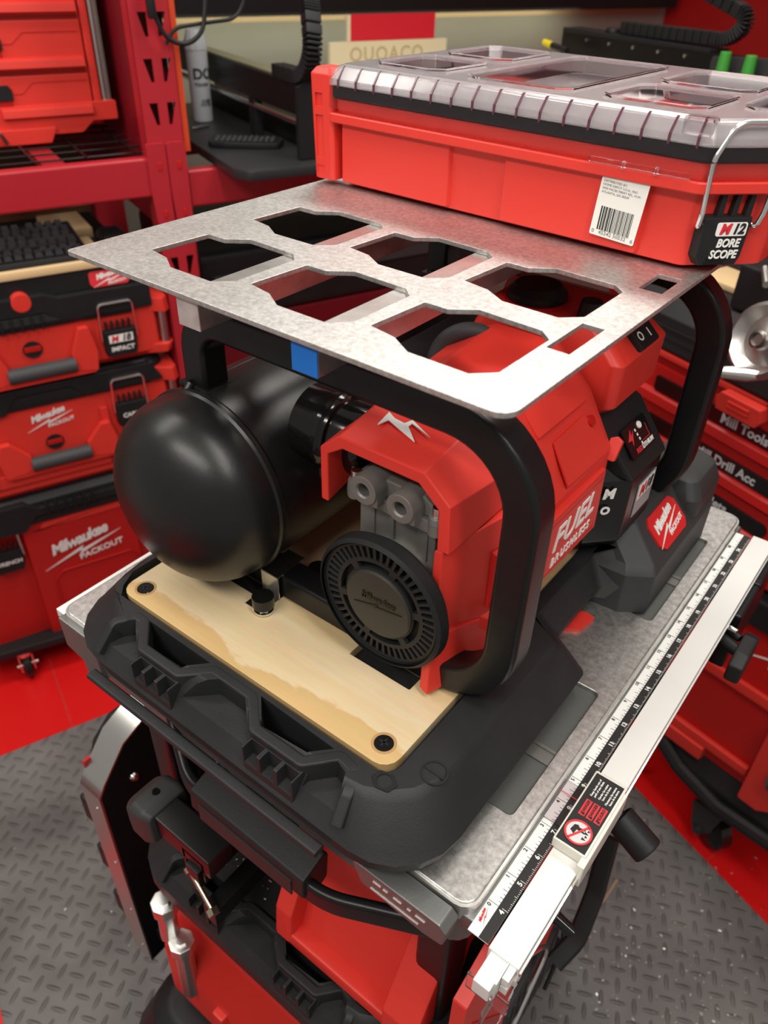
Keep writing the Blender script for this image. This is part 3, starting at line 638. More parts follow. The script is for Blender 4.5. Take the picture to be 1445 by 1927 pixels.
part('rear_console', G().loft([[(p[0], p[1], .215) for p in f2(rect(.20, .405, .36, .432), .006)], [(p[0], p[1], .268) for p in f2(rect(.215, .41, .34, .43), .006)]], .002), RED2, comp)
# battery pack
bt = G().loft([[(p[0], p[1], .068) for p in f2([(.300, .312), (.372, .318), (.396, .345), (.394, .392), (.370, .410), (.300, .410)], .004)],
               [(p[0], p[1], .082) for p in f2([(.296, .306), (.378, .308), (.402, .335), (.402, .402), (.376, .418), (.296, .418)], .004)],
               [(p[0], p[1], .148) for p in f2([(.296, .306), (.378, .308), (.402, .335), (.402, .402), (.376, .418), (.296, .418)], .004)],
               [(p[0], p[1], .158) for p in f2([(.300, .312), (.370, .314), (.392, .340), (.392, .396), (.370, .408), (.300, .408)], .004)]], .0015)
bat = part('battery_pack', bt, BLKG.copy(), comp, ang=22)
bat.data.materials[0].node_tree.nodes['Principled BSDF'].inputs['Roughness'].default_value = .26
tp = G().loft([[(.312, .315, .150), (.404, .328, .150), (.406, .402, .150), (.312, .410, .150)], [(.312, .312, .198), (.368, .318, .198), (.370, .402, .196), (.312, .408, .196)], [(.318, .322, .206), (.360, .328, .205), (.362, .392, .203), (.318, .398, .204)]], .003)
top = part('battery_head', tp, BLK, bat, ang=20)
gm = frame((.3870, .362, .1745), (.0, 1, -.02), (-.62, 0, .79))
gp_ = part('gauge_panel', G().flat([f2(rect(-.024, -.014, .024, .014), .002)], .0015, gm @ Matrix.Translation((0, 0, .0022))), BLKG, top)
gx = G()
for i in range(4): gx.box(-.002+i*.0, .000, -.008+i*.0044, -.0055+i*.0044, .0023, .0026, 0, gm @ Matrix.Translation((-.001*i+.002, 0, 0)))
gx.cyl((.008, .008, .0022), (.008, .008, .0034), .0035, .003, 16, 0, gm).text('LITHIUM', .006, gm @ Matrix.Translation((.010, -.010, .0026)), .0002, .1, .02)
part('gauge_leds', gx, WHITE, gp_)
part('gauge_red_marks', G().flat([[(-.020, .002), (-.010, .010), (-.012, .004), (-.006, .008), (-.014, -.004), (-.013, .001)]], .0004, gm @ Matrix.Translation((0, 0, .0026))).box(.004, .018, -.006, -.0055, .0023, .0026, 0, gm).box(.018, .0185, -.006, .006, .0023, .0026, 0, gm).text('RED', .006, gm @ Matrix.Translation((-.008, -.010, .0026)), .0002, .1, .02), REDINK, gp_)
part('release_tab', G().prism(f2([(-.003, -.010), (.007, -.010), (.008, .008), (.002, .011), (-.003, .008)], .002), 'y', -.007, .007, .0012).xform(Matrix.Translation((.386, .304, .190)) @ Matrix.Rotation(-.5, 4, 'X') @ Matrix.Rotation(.2, 4, 'Z')), RED, bat)
sl = frame((.4024, .374, .113), (0, 1, 0), (0, 0, 1))
st_ = part('side_sticker', G().flat([rect(-.020, -.016, .020, .020)], .0006, sl @ Matrix.Translation((0, 0, .0005))), mat('sticker_grey', (.30, .32, .33), .4), bat)
part('white_panel', G().flat([rect(-.018, .002, .018, .018)], .0004, sl @ Matrix.Translation((0, 0, .0008))), WHITE, st_)
part('sticker_m', G().text('M', .016, sl @ Matrix.Translation((-.009, .010, .001)), .0002, .2, .04), REDINK, st_)
part('sticker_number', G().text('18', .016, sl @ Matrix.Translation((.006, .010, .001)), .0002, .2, .04), INK, st_)
sl2 = frame((.3915, .3205, .115), (.024, .027, 0), (0, 0, 1))
part('model_letters', G().text('M', .014, sl2 @ Matrix.Translation((-.004, .022, .0006)), .0002, .1, .05).text('O', .011, sl2 @ Matrix.Translation((-.004, .004, .0006)), .0002, 0, .05), WHITE, bat)

# ================================================================ aluminium plate on bars
pl = thing('perforated_plate', 'bare aluminium plate with six battery-shaped cut-outs lying on the compressor frame', 'metal plate', (.22, .26, .3265))
PX = [(0, 0), (.003, .053), (.021, .053), (.037, .066), (.084, .064), (.094, .055), (.094, -.003), (.082, -.015), (.040, -.015), (.022, -.004)]
outs = [f2([(.030, .066), (.411, .066), (.411, .4500), (.030, .4500)], [.004, .012, .01, .01])]
for i in range(3):
    for j in range(2): outs.append(f2([(x+.075+i*.1055, y+.1095+j*.1045) for x, y in PX], .0012, 2))
outs += [rect(.384, .154, .399, .201), rect(.385, .284, .402, .321)]
yw = Matrix.Translation((.030, .066, 0)) @ Matrix.Rotation(math.radians(-.6), 4, 'Z') @ Matrix.Translation((-.030, -.066, 0))
part('plate_sheet', G().flat(outs, .0035, Matrix.Translation((0, 0, .3330)) @ yw, .0004), PLATE, pl)
for k, x in enumerate((.160, .266, .372)):
    if k == 2: continue
    y0 = .0690
    bar_ = part('support_bar', G().box(x-.0105, x+.0105, y0, .46, .3080, .3294, .0004), BARM, pl)
    if k == 1: part('blue_tape', G().box(x-.0106, x+.0106, y0-.0012, y0, .3079, .3290, .0002), BLUE, bar_)
    else: part('scuffed_end', G().box(x-.0106, x+.0106, y0-.0006, y0, .3079, .3290), mat('scuffed_end', (.55, .50, .48), .6, .6, bump=1, bscale=150, var=.4, vscale=90), bar_)
# ================================================================ small parts organiser with clear lid
org = thing('organizer_box', 'red organiser case with clear lid and black latch on the far end of the plate', 'organizer', (.225, .46, .333))
OY = Matrix.Translation((.052, .345, 0)) @ Matrix.Rotation(math.radians(-2.0), 4, 'Z') @ Matrix.Translation((-.052, -.345, 0))
x0, x1, y0, y1, z0, z1 = .052, .444, .340, .590, .3338, .408
def ol(i, z, j=None):
    """plan outline with the slanted latch corners"""
    j = i if j is None else j
    P = [(x0+i, y0+j), (.398-i*.4, y0+j), (.444-i, .390+i*.3), (.444-i, .540-i*.3), (.398-i*.4, y1-j), (x0+i, y1-j)]
    return [tuple(OY @ Vector((p[0], p[1], z))) for p in f2(P, [.010, .008, .010, .010, .008, .010], 3)]
bd = G().loft([ol(.014, z0), ol(.007, z0+.003), ol(.006, .392), ol(.002, .395), ol(.002, .4075)])
for xx in (.125, .300): bd.prism([(xx-.060, y0+.002), (xx+.060, y0+.002), (xx+.064, y0+.012), (xx-.064, y0+.012)], 'z', z0+.004, .390, .002, OY)
ob = part('case_body', bd, RED, org)
lg = G().loft([ol(-.003, .3885), ol(-.004, .3895), ol(-.004, .3955), ol(-.003, .3965), ol(.006, .3965), ol(.006, .3885)], 0, None, (0, 0))
part('rim_ledge', lg, RED, ob)
hp = G().loft([[(p[0], p[1], .338) for p in f2(rect(.034, .338, .058, .362), .004)], [(p[0], p[1], .426) for p in f2(rect(.032, .336, .058, .362), .004)], [(p[0], p[1], .431) for p in f2(rect(.036, .340, .054, .360), .003)]], .001)
hc = G()
for a, c in ((.343, .350), (.357, .393), (.400, .411)): hc.box(.038, .047, .330, .3385, a, c)
hp.cut(hc); part('hinge_post', hp, RED, ob)
part('hinge_post', G().box(.034, .056, .568, .592, .338, .428, .003), RED, ob)
# pale grey sheet added under the lid for its milky reflection, then bin contents
part('lid_sheen_sheet', G().loft([ol(.014, .4078, .016), ol(.014, .4110, .016)]), mat('lid_sheen_grey', (.62, .56, .56), .45), org)
for k, (a, b_, c, d, m_) in enumerate(((.080, .376, .146, .448, DGREY), (.080, .480, .146, .560, RED2), (.184, .376, .264, .420, RED2), (.184, .424, .264, .556, PAPER), (.306, .376, .372, .444, RED2), (.306, .476, .372, .558, DGREY), (.276, .38, .300, .55, RED2))):
    part('bin_content', G().box(a, c, b_, d, .4112, .4125, .001, OY), m_, org)
part('gasket', G().loft([ol(-.0005, .4085), ol(-.0015, .4100), ol(-.0015, .4185), ol(.0015, .4200), ol(.008, .4200), ol(.008, .4085)], 0, None, (0, 0)), BLK, org)
skirt = G().loft([ol(-.0040, .4005), ol(-.0040, .4185), ol(-.0026, .4185), ol(-.0026, .4005)], 0, None, (0, 0))
lid = G().loft([ol(-.0040, .4187), ol(-.0035, .4240), ol(.0030, .4325), ol(.0080, .4345), ol(.0088, .4325), ol(.0042, .4305), ol(-.0015, .4230), ol(-.0026, .4187)], 0, None, (0, 0))
wins = []
for a, b_, c, d in ((.076, .370, .150, .452), (.076, .475, .150, .565), (.176, .368, .272, .562), (.298, .368, .378, .448), (.298, .470, .378, .562), (.392, .400, .424, .530)):
    wins.append(f2([(a+.010, b_), (c-.010, b_), (c, b_+.010), (c, d-.010), (c-.010, d), (a+.010, d), (a, d-.010), (a, b_+.010)], .003))
Pin = [(x0+.008, y0+.008), (.395, y0+.008), (.436, .392), (.436, .538), (.395, y1-.008), (x0+.008, y1-.008)]
lid.flat([f2(Pin, .008, 3)] + wins, .0022, Matrix.Translation((0, 0, .4345)) @ OY)
cl = part('clear_lid', lid, MILKY, org, ang=28)
part('lid_skirt', skirt, CLEAR, cl)
for wv in wins:
    cx = sum(p[0] for p in wv)/len(wv); cy = sum(p[1] for p in wv)/len(wv)
    sh = lambda k, z: [tuple(OY @ Vector((cx+(p[0]-cx)*k, cy+(p[1]-cy)*k, z))) for p in wv]
    part('lid_pocket', G().loft([sh(1.03, .4362), sh(1.0, .4366), sh(.90, .4235), sh(.90, .4222), sh(1.0, .4345)], 0, None, (0, 0)).loft([sh(.90, .4235), sh(.90, .4222)]), CLEAR, cl)
part('tinted_edge_band', G().loft([ol(.0005, .4195), ol(.0010, .4232), ol(.0055, .4305), ol(.0075, .4305), ol(.0075, .4195)], 0, None, (0, 0)), mat('band_grey', (.26, .245, .25), .35), cl)
RIB = mat('tinted_plastic', (.10, .03, .05), .25)
nr = 17
for k in range(nr):
    x = x0+.014+k*(.396-x0-.020)/(nr-1)
    part('lid_rib', G().prism([(y0-.0046, .4170), (y0-.0046, .4240), (y0+.0035, .4335), (y0+.0055, .4335), (y0-.0030, .4230), (y0-.0030, .4170)], 'x', x, x+.0016, 0, OY), RIB, cl)
part('lid_foot_ridge', G().box(.315, .392, y0-.0075, y0-.0035, .3975, .4010, .001, OY).box(.341, .3435, y0-.008, y0-.003, .3965, .4015, .0005, OY).box(.366, .3685, y0-.008, y0-.003, .3965, .4015, .0005, OY), CLEAR, cl)
part('lid_corner_catch', G().box(.378, .398, y0-.005, y0+.008, .4245, .4355, .001, OY), CLEAR, cl)
part('embossed_lid_logo', G().text('Milwaukee', .022, OY @ Matrix.Translation((.222, .455, .4128)) @ Matrix.Rotation(-.1, 4, 'Z'), .0004, .3, .02, sx=.9).flat([[(x*.05+.222, y*.05+.425) for x, y in BOLT]], .0006, OY @ Matrix.Translation((0, 0, .4128))), WHITE, cl)
# latch on the slanted corner: local x runs along the corner face, local y into the box
LF = frame((.3925, .3335, 0), (math.cos(math.radians(47)), math.sin(math.radians(47)), 0), (-math.sin(math.radians(47)), math.cos(math.radians(47)), 0)) @ Matrix.Diagonal((.86, 1, 1, 1))
lt = G().loft([[(x, .003, z) for x, z in f2([(.012, .3385), (.007, .345), (.007, .374), (.053, .374), (.053, .345), (.050, .3385)], .001)],
               [(x, -.010, z) for x, z in f2([(.014, .3390), (.010, .345), (.010, .3725), (.052, .3725), (.050, .345), (.047, .3390)], .001)]], .0012, LF)
for k in range(3): lt.prism(f2([(.0200+k*.0125, .369), (.0260+k*.0125, .369), (.0265+k*.0125, .391), (.0225+k*.0125, .391)], .002), 'y', -.0080, -.002, .001, LF)
lat = part('front_latch', lt, BLK, org)
part('corner_panel', G().prism(f2([(.002, .3385), (.060, .3385), (.060, .396), (.002, .396)], .004), 'y', .001, .010, .002, LF), RED, ob)
lm = LF @ frame((.030, -.0102, .356), (1, 0, 0), (0, 0, 1))
lp = part('latch_label', G().flat([f2(rect(-.0085, .0040, .0185, .0135), .0018)], .0005, lm @ Matrix.Translation((0, 0, .0006))), WHITE, lat)
part('label_m', G().text('M', .0098, lm @ Matrix.Translation((-.0010, .0087, .0008)), .0002, .2, .05, sx=1.15), REDINK, lp)
part('label_number', G().text('12', .0098, lm @ Matrix.Translation((.0110, .0087, .0008)), .0002, .2, .04, sx=1.1), INK, lp)
part('latch_lettering', G().text('BORE', .0082, lm @ Matrix.Translation((.005, -.0012, .0005)), .0003, .15, .028).text('SCOPE', .0082, lm @ Matrix.Translation((.003, -.0092, .0005)), .0003, .15, .028), WHITE, lat)
part('latch_grooves', G().box(.019, .037, -.0108, -.0098, .3432, .3440, 0, LF).box(.018, .036, -.0108, -.0098, .3405, .3412, 0, LF), BLKG, lat)
bl = [tuple(LF @ Vector(p)) for p in [(.010, -.004, .3675), (.005, -.009, .3655), (.0045, -.011, .375), (.0035, -.011, .412), (.016, -.010, .4335), (.050, -.010, .4335), (.064, -.011, .412), (.059, -.011, .375), (.057, -.009, .3655), (.052, -.004, .3675)]]
bail = part('wire_bail', G().tube(fillet(bl, [0, .003, .01, .012, .014, .014, .012, .01, .003, 0], 6), .0020, 12, up=(0, 0, 1)), STEEL, org)
for k in range(5): part('nose_rib', G().prism([(-.003, .3975), (-.003, .4090), (.005, .4150), (.006, .3975)], 'x', .014+k*.008, .0154+k*.008, .0004, LF), CLEAR, cl)
part('lid_nose', G().loft([[(.010, -.004, .398), (.052, -.004, .398), (.052, .012, .398), (.010, .012, .398)], [(.012, -.003, .409), (.050, -.003, .409), (.050, .012, .412), (.012, .012, .412)], [(.020, .004, .418), (.042, .004, .418), (.042, .012, .419), (.020, .012, .419)]], .002, LF), CLEAR, cl)
part('carry_handle', G().tube(fillet([(.438, .405, .362), (.462, .412, .366), (.466, .505, .366), (.440, .512, .362)], .014, 6), .0085, 14, up=(0, 0, 1)), DGREY, org)
part('handle_arm', G().prism(f2([(.425, .385), (.470, .415), (.472, .505), (.430, .53)], .006), 'z', .343, .354, .002), RED, ob)
# sticker with bar code
sm = OY @ frame((.338, .3412, .3640), (1, 0, 0), (0, 0, 1)) @ Matrix.Translation((.0045, .0065, .0026)) @ Matrix.Rotation(-.06, 4, 'Z') @ Matrix.Diagonal((1.16, 1.04, 1, 1))
stk = part('paper_sticker', G().flat([f2([(-.0150, -.0240), (.0165, -.0240), (.0175, .019), (.0140, .0205), (.006, .0190), (-.0100, .0245), (-.0145, .0245)], .0012)], .0005, sm @ Matrix.Translation((0, 0, .0003)), 0), PAPER, org)
bc = G(); xx = -.0105; random.seed(11)
while xx < .0125:
    wd = random.choice((.0003, .0003, .0006, .0009)); bc.box(xx, xx+wd, -.0195, -.0030, .0003, .0005, 0, sm); xx += wd+random.choice((.0003, .0005, .0007))
part('bar_code', bc, INK, stk)
tx_ = G().text('0   45242 50532   6', .0037, sm @ Matrix.Translation((.001, -.0213, .0004)), .0001, 0, .01)
for i, (l, yy) in enumerate((('MADE IN ISRAEL', .0215), ('HECHO EN ISRAEL', .0190), ('DISTRIBUTED BY:', .0140), ('HOME DEPOT U.S.A., INC.', .0115), ('2455 PACES FERRY RD., N.W.', .0090), ('ATLANTA, GA 30339', .0065))):
    tx_.text(l, .0021, sm @ Matrix.Translation((-.0130, yy, .0004)), .0001, 0, .0, 'LEFT')
part('sticker_text', tx_, mat('faded_ink', (.25, .24, .23), .6), stk)
# ================================================================ tool box under the saw
low = thing('stacking_tool_box', 'red and black tool box carrying the saw, dusty black lid with handle slots', 'tool box', (.236, .25, -.62))
DZ = -.366
b = G().loft([outl(.014, .001), outl(.004, .006), outl(.006, .009), outl(0, .010), outl(0, .030), outl(.004, .035), outl(.020, .058), outl(.026, .062), recl(.062, -.010), recl(.054, -.008)])
b.join(relief_block().b); b.cut(relief_cut()); b.xform(Matrix.Translation((0, 0, DZ)))
ld = part('box_lid', b, DBLK, low, ang=25)
part('raised_rib', relief_rib().xform(Matrix.Translation((0, 0, DZ))), DBLK, ld)
part('lid_ridge', G().box(.08, .40, .060, .072, DZ+.052, DZ+.064, .002).box(.08, .40, .085, .090, DZ+.052, DZ+.060, .002), DBLK, ld)
bx = G().loft([[(p[0], p[1], z) for p in f2(rect(x0, y0, x1, y1), .02)] for x0, y0, x1, y1, z in ((.055, .000, .425, .52, DZ+.005), (.055, .000, .425, .52, -.50), (.050, -.028, .432, .52, -.56), (.050, -.030, .432, .52, -.66), (.06, -.01, .425, .51, -.70))], .002)
for k in (.16, .30): bx.box(k, k+.02, -.038, .0, -.66, -.575, .004)
part('box_body', bx, RED, low)
for (z0, z1, x) in ((-.470, -.395, .092), (-.60, -.470, .108)):
    p_ = part('corner_post', G().cyl((x+.006, -.028, z1-.012), (x+.003, -.030, z0), .012, .012, 8, .0015), SILV, low)
    part('post_collar', G().cyl((x+.006, -.028, z1-.014), (x+.006, -.028, z1+.006), .0165, .0165, 8, .002).cyl((x+.006, -.028, z1+.006), (x+.006, -.028, z1+.010), .008, .008, 8), SILV, p_)
# front side facing right: tall red flap, wire bail and ribbed latch
ff = G().prism(f2([(.217, -.322), (.196, -.379), (.158, -.316), (.146, -.333), (.118, -.290), (.110, -.330), (.112, -.42), (.06, -.44), (.0, -.30), (.0, -.14), (.045, -.122), (.10, -.185)], .003), 'x', .462, .475, .002)
fp = part('front_flap', ff, RED, low)
part('flap_groove', G().prism([(.035, -.150), (.045, -.150), (.118, -.270), (.110, -.285)], 'x', .4745, .4765).prism([(.01, -.20), (.018, -.20), (.09, -.33), (.085, -.345)], 'x', .4745, .4765), RED2, fp)
part('flap_lettering', G().text('Milwaukee PACKOUT', .016, frame((.4755, .128, -.315), (0, -.6, -.8), (0, .8, -.6)), .0003, .2, .02), WHITE, fp)
part('wire_bail', G().tube(fillet([(.470, .120, -.285), (.476, .170, -.330), (.476, .215, -.400), (.478, .150, -.475), (.478, .10, -.62)], [0, .02, .03, .02, 0], 6), .0032, 10, up=(1, 0, 0)), STEEL, low)
part('hose_hook', G().tube(fillet([(.474, .22, -.36), (.478, .255, -.42), (.476, .30, -.56), (.478, .26, -.60)], [0, .03, .02, 0], 6), .0028, 10, up=(1, 0, 0)), BLK, low)
rl_ = G().box(.440, .470, .14, .28, -.62, -.44, .004)
for k in range(9): rl_.box(.4695, .4715, .145+k*.014, .150+k*.014, -.60, -.46, .0005)
part('ribbed_latch', rl_, DGREY, low)
part('side_rail', G().box(.452, .460, -.02, .16, -.50, -.30, .002), SILV, low)
# rolling base under it
cart = thing('wheeled_cart', 'black moulded wheeled cart at the very bottom of the saw stack', 'cart', (.236, .25, FLOOR))
cb_ = G().loft([[(p[0], p[1], z) for p in f2(rect(x0, y0, x1, y1), r)] for x0, y0, x1, y1, z, r in ((.04, -.05, .42, .50, -.705, .04), (.02, -.075, .425, .51, -.72, .06), (.00, -.105, .43, .52, -.78, .07), (-.005, -.110, .43, .52, -.84, .07), (.03, -.08, .42, .51, -.90, .05))], .006)
cbo = part('base_shell', cb_, BLK, cart)
part('wheel_arch', G().sweep(fillet([(.00, -.09, -.88), (.02, -.115, -.78), (.10, -.118, -.735), (.20, -.11, -.78), (.24, -.115, -.84)], .05, 6), rsec(.03, .035, .01), up=(0, 1, 0)), BLK, cbo)
for (x, y) in ((.06, .0), (.42, .0), (.06, .5), (.42, .5)):
    wv_ = part('caster_wheel', G().lathe([(0, -.016), (.034, -.016), (.042, -.012), (.043, 0), (.042, .012), (.034, .016), (0, .016)], (x, y, FLOOR+.0445), (1, 0, 0), 28), BLKG, cart)
    part('caster_fork', G().box(x-.022, x+.022, y-.02, y+.02, FLOOR+.09, -.885, .004).box(x-.022, x-.018, y-.012, y+.012, FLOOR+.035, FLOOR+.1).box(x+.018, x+.022, y-.012, y+.012, FLOOR+.035, FLOOR+.1), GREY, wv_)
# tall edged panel hanging beside the stack
pn = thing('edged_side_panel', 'tall black panel with riveted silver edging, standing left of the saw stack', 'panel', (-.065, .17, -.80))
py = [(.0, -.80), (.0, -.362), (.010, -.345), (.048, -.300), (.085, -.283), (.12, -.278), (.36, -.278), (.36, -.80)]
part('black_sheet', G().prism(py, 'x', -.066, -.052), mat('laminate_black', (.009, .009, .010), .75, bump=.2, spec=.15), pn)
ed = G().sweep([(-.066, y, z) for y, z in py[:7]], [(-.002, -.026), (.001, -.026), (.001, .0145), (-.002, .0145)], up=(1, 0, 0))
edge = part('metal_edging', ed, SILV, pn)
for z in (-.39, -.52, -.65, -.76): part('rivet', G().cyl((-.064, -.0015, z), (-.064, -.0035, z), .003, .002, 12), STEEL, edge)
for (y, z) in ((.05, -.37), (.05, -.745)): part('washer_bolt', G().cyl((-.052, y, z), (-.0495, y, z), .0065, .0055, 20).cyl((-.0495, y, z), (-.046, y, z), .003), STEEL, pn)
part('bracket_plate', G().box(-.0525, -.050, .02, .07, -.765, -.735), GREY, pn)
bh = G().prism(f2([(.02, -.78), (.012, -.40), (.04, -.335), (.07, -.31), (.34, -.31), (.34, -.78)], .01), 'x', -.118, -.094, .006)
for z in (-.42, -.54, -.67): bh.box(-.122, -.10, .002, .05, z-.05, z, .004)
part('rear_case', bh, BLK, pn)
part('red_lining', G().box(-.094, -.090, .010, .33, -.78, -.33), RED2, pn)
# ================================================================ shared builder for stacking tool boxes (front faces -y)
def logo_on(par, x, y, z, wdt, m=WHITE): return brand(par, frame((x, y, z), (1, 0, 0), (0, 0, 1)), wdt, m)
def latch(par, x, y, zt, wdt=.072, h=.118, words=None, chip=None):
    """zt: top of the steel bail"""
    a = x-wdt/2
    lt = G().loft([[(a+.004, y, zt-h), (a+wdt-.004, y, zt-h), (a+wdt, y, zt-h+.014), (a+wdt, y, zt-.058), (a, y, zt-.058), (a, y, zt-h+.014)],
                   [(a+.008, y-.014, zt-h+.003), (a+wdt-.008, y-.014, zt-h+.003), (a+wdt-.004, y-.014, zt-h+.014), (a+wdt-.004, y-.012, zt-.060), (a+.004, y-.012, zt-.060), (a+.004, y-.014, zt-h+.014)]], .0015)
    for k in range(5): lt.box(a+.009+k*(wdt-.024)/4, a+.014+k*(wdt-.024)/4, y-.010, y, zt-.062, zt-.040, .001)
    l = part('latch', lt, BLK, par)
    part('wire_bail', G().tube(fillet([(a-.001, y-.006, zt-.080), (a+.001, y-.010, zt), (a+wdt-.001, y-.010, zt), (a+wdt+.001, y-.006, zt-.080)], .009, 5), .0026, 8, up=(0, 1, 0)), STEEL, l)
    if chip:
        c = part('latch_label', G().box(x-.025, x+.025, y-.0148, y-.0136, zt-.085, zt-.068, .0004), WHITE, l)
        part('label_m', G().text(chip[0], .019, frame((x-.014, y-.0150, zt-.0765), (1, 0, 0), (0, 0, 1)), .0003, .2, .04), REDINK, l)
        part('label_number', G().text(chip[1:], .019, frame((x+.010, y-.0150, zt-.0765), (1, 0, 0), (0, 0, 1)), .0003, .2, .04), INK, l)
    if words: part('latch_lettering', G().text(words, .014, frame((x, y-.0150, zt-(.099 if chip else .088)), (1, 0, 0), (0, 0, 1)), .0003, .1, .02), WHITE, l)
    return l
def grip_handle(par, x, y, z, w=.135, wide=.21, up=.075):
    h = G().prism(f2([(x-wide/2, z+up), (x-wide/2+.02, z+up), (x-w/2+.004, z+.020), (x-w/2+.004, z-.014), (x-wide/2-.004, z-.022), (x-wide/2-.01, z+.02)], .004), 'y', y-.022, y-.004, .002)
    h.prism(f2([(x+wide/2, z+up), (x+wide/2-.02, z+up), (x+w/2-.004, z+.020), (x+w/2-.004, z-.014), (x+wide/2+.004, z-.022), (x+wide/2+.01, z+.02)], .004), 'y', y-.022, y-.004, .002)
    h.box(x-wide/2, x+wide/2, y-.020, y-.004, z-.026, z-.013, .002)
    hh = part('handle', h, RED, par)
    part('rubber_grip', G().cyl((x-w/2, y-.018, z), (x+w/2, y-.018, z), .0155, .0155, 20, .003), DGREY, hh)
def lock_hole(par, x, y, z):
    part('lock_recess', G().prism([(x+.019*math.cos(a), z+.017*math.sin(a)) for a in [2*PI*i/20 for i in range(20)]], 'y', y-.004, y-.001).xform(Matrix.Identity(4)), MATDARK, par)
    part('lock_slider', G().box(x-.016, x+.016, y-.0055, y-.003, z-.004, z+.007, .001), RED2, par)
def corner(par, x, y, ztop, zbot):
    c = part('corner_cap', G().loft([[(x-.045, y+.004, ztop-.004), (x-.004, y-.010, ztop-.008), (x+.008, y+.004, ztop-.008), (x+.006, y+.05, ztop), (x-.045, y+.05, ztop)], [(x-.045, y+.004, ztop-.036), (x-.002, y-.012, ztop-.040), (x+.012, y+.004, ztop-.040), (x+.010, y+.05, ztop-.036), (x-.045, y+.05, ztop-.036)]], .003), RED, par)
    part('corner_foot', G().loft([[(x-.05, y+.004, zbot+.022), (x-.002, y-.012, zbot+.022), (x+.012, y+.006, zbot+.022), (x+.010, y+.05, zbot+.022), (x-.05, y+.05, zbot+.022)], [(x-.05, y+.004, zbot), (x-.008, y-.008, zbot), (x+.006, y+.006, zbot), (x+.004, y+.05, zbot), (x-.05, y+.05, zbot)]], .003), RED, par)
    part('corner_post', G().cyl((x-.006, y+.006, zbot+.02), (x-.006, y+.006, ztop-.036), .010, .010, 12), SILV, c)
def lid_black(par, x0, x1, y0, y1, z0, z1, notch=True):
    P = [(x0, y0+.02), (x0+.03, y0), (x1-.05, y0), (x1-.012, y0+.03), (x1-.012, y1), (x0, y1)]
    return part('black_lid', G().loft([[(x, y, z0) for x, y in P], [(x, y-.004*(y < y0+.04), z0+.012) for x, y in P], [(x, y, z1-.012) for x, y in P], [(x*.97+.03*(x0+x1)/2, y+.014, z1) for x, y in P]], .002), BLK, par)
X0, X1, YF, YB = -.145, .410, 1.0, 1.40
# --- topmost: case with the impact label
t1 = thing('tool_case', 'red tool case with M18 impact latch under the keyboard, topmost of its stack', 'tool case', (.13, 1.2, -.235), ROOM)
bd = G().loft([[(X0, YF+.012, -.236), (X1-.03, YF+.012, -.236), (X1-.008, YF+.03, -.236), (X1-.008, YB, -.236), (X0, YB, -.236)], [(X0, YF, -.222), (X1-.022, YF, -.222), (X1-.008, YF+.022, -.222), (X1-.008, YB, -.222), (X0, YB, -.222)], [(X0, YF, -.122), (X1-.022, YF, -.122), (X1-.008, YF+.022, -.122), (X1-.008, YB, -.122), (X0, YB, -.122)]], .002)
part('case_body', bd, RED, t1)
lb = lid_black(t1, X0, X1-.02, YF-.006, YB, -.128, -.088)
part('lid_step', G().prism(f2([(.05, -.125), (.07, -.098), (.17, -.098), (.205, -.120), (.385, -.120), (.385, -.070), (.20, -.070), (.175, -.060), (X0, -.060), (X0, -.125)], .003), 'y', YF-.010, YF+.06, .003), BLK, lb)
part('tray_front', G().prism(f2([(X0, -.070), (.385, -.070), (.375, -.028), (X0, -.030)], .003), 'y', YF+.004, YB, .004), BLK, lb)
for k in range(5): part('lid_fin', G().box(.085+k*.019, .088+k*.019, YF-.014, YF+.01, -.128, -.098, .0008), BLK, lb)
latch(t1, .307, YF-.004, -.098, words='IMPACT', chip='M18')
grip_handle(t1, .140, YF, -.212)
lock_hole(t1, .133, YF, -.170)
corner(t1, X1+.002, YF, -.100, -.232)
ny = frame((.310, YF+.0038, -.050), (1, 0, 0), (0, .12, 1))
bg = part('red_badge', G().flat([f2([(-.040, -.010), (-.034, -.017), (.034, -.017), (.040, -.010), (.040, .010), (.034, .017), (-.034, .017), (-.040, .010)], .003)], .002, ny @ Matrix.Translation((0, 0, .0015))), REDINK, t1)
brand(bg, ny @ Matrix.Translation((-.002, 0, .0018)), .064, WHITE)
part('round_red_knob', G().cyl((.133, YF-.012, -.070), (.133, YF+.01, -.070), .019, .019, 28, .003), RED, t1)
# --- middle: case with the cables label
t2 = thing('tool_case', 'red tool case with cables latch and white logo, second from top of its stack', 'tool case', (.13, 1.2, -.50), ROOM)
bd = G().loft([[(X0, YF+.012, -.505), (X1-.03, YF+.012, -.505), (X1-.008, YF+.03, -.505), (X1-.008, YB, -.505), (X0, YB, -.505)], [(X0, YF, -.49), (X1-.022, YF, -.49), (X1-.008, YF+.022, -.49), (X1-.008, YB, -.49), (X0, YB, -.49)], [(X0, YF, -.285), (X1-.022, YF, -.285), (X1-.008, YF+.022, -.285), (X1-.008, YB, -.285), (X0, YB, -.285)]], .002)
b2 = part('case_body', bd, RED, t2)
lb = lid_black(t2, X0, X1-.005, YF-.006, YB, -.295, -.243)
part('lid_step', G().prism(f2([(.05, -.298), (.075, -.262), (.185, -.262), (.215, -.290), (.385, -.290), (.36, -.246), (X0, -.246), (X0, -.298)], .003), 'y', YF-.012, YF+.06, .003), BLK, lb)
latch(t2, .303, YF-.006, -.266, words='CABLES')
logo_on(b2, .128, YF-.002, -.328, .092)
grip_handle(t2, .134, YF, -.420, w=.128, wide=.23, up=.06)
lock_hole(t2, .130, YF, -.386)
corner(t2, X1+.002, YF, -.262, -.47)
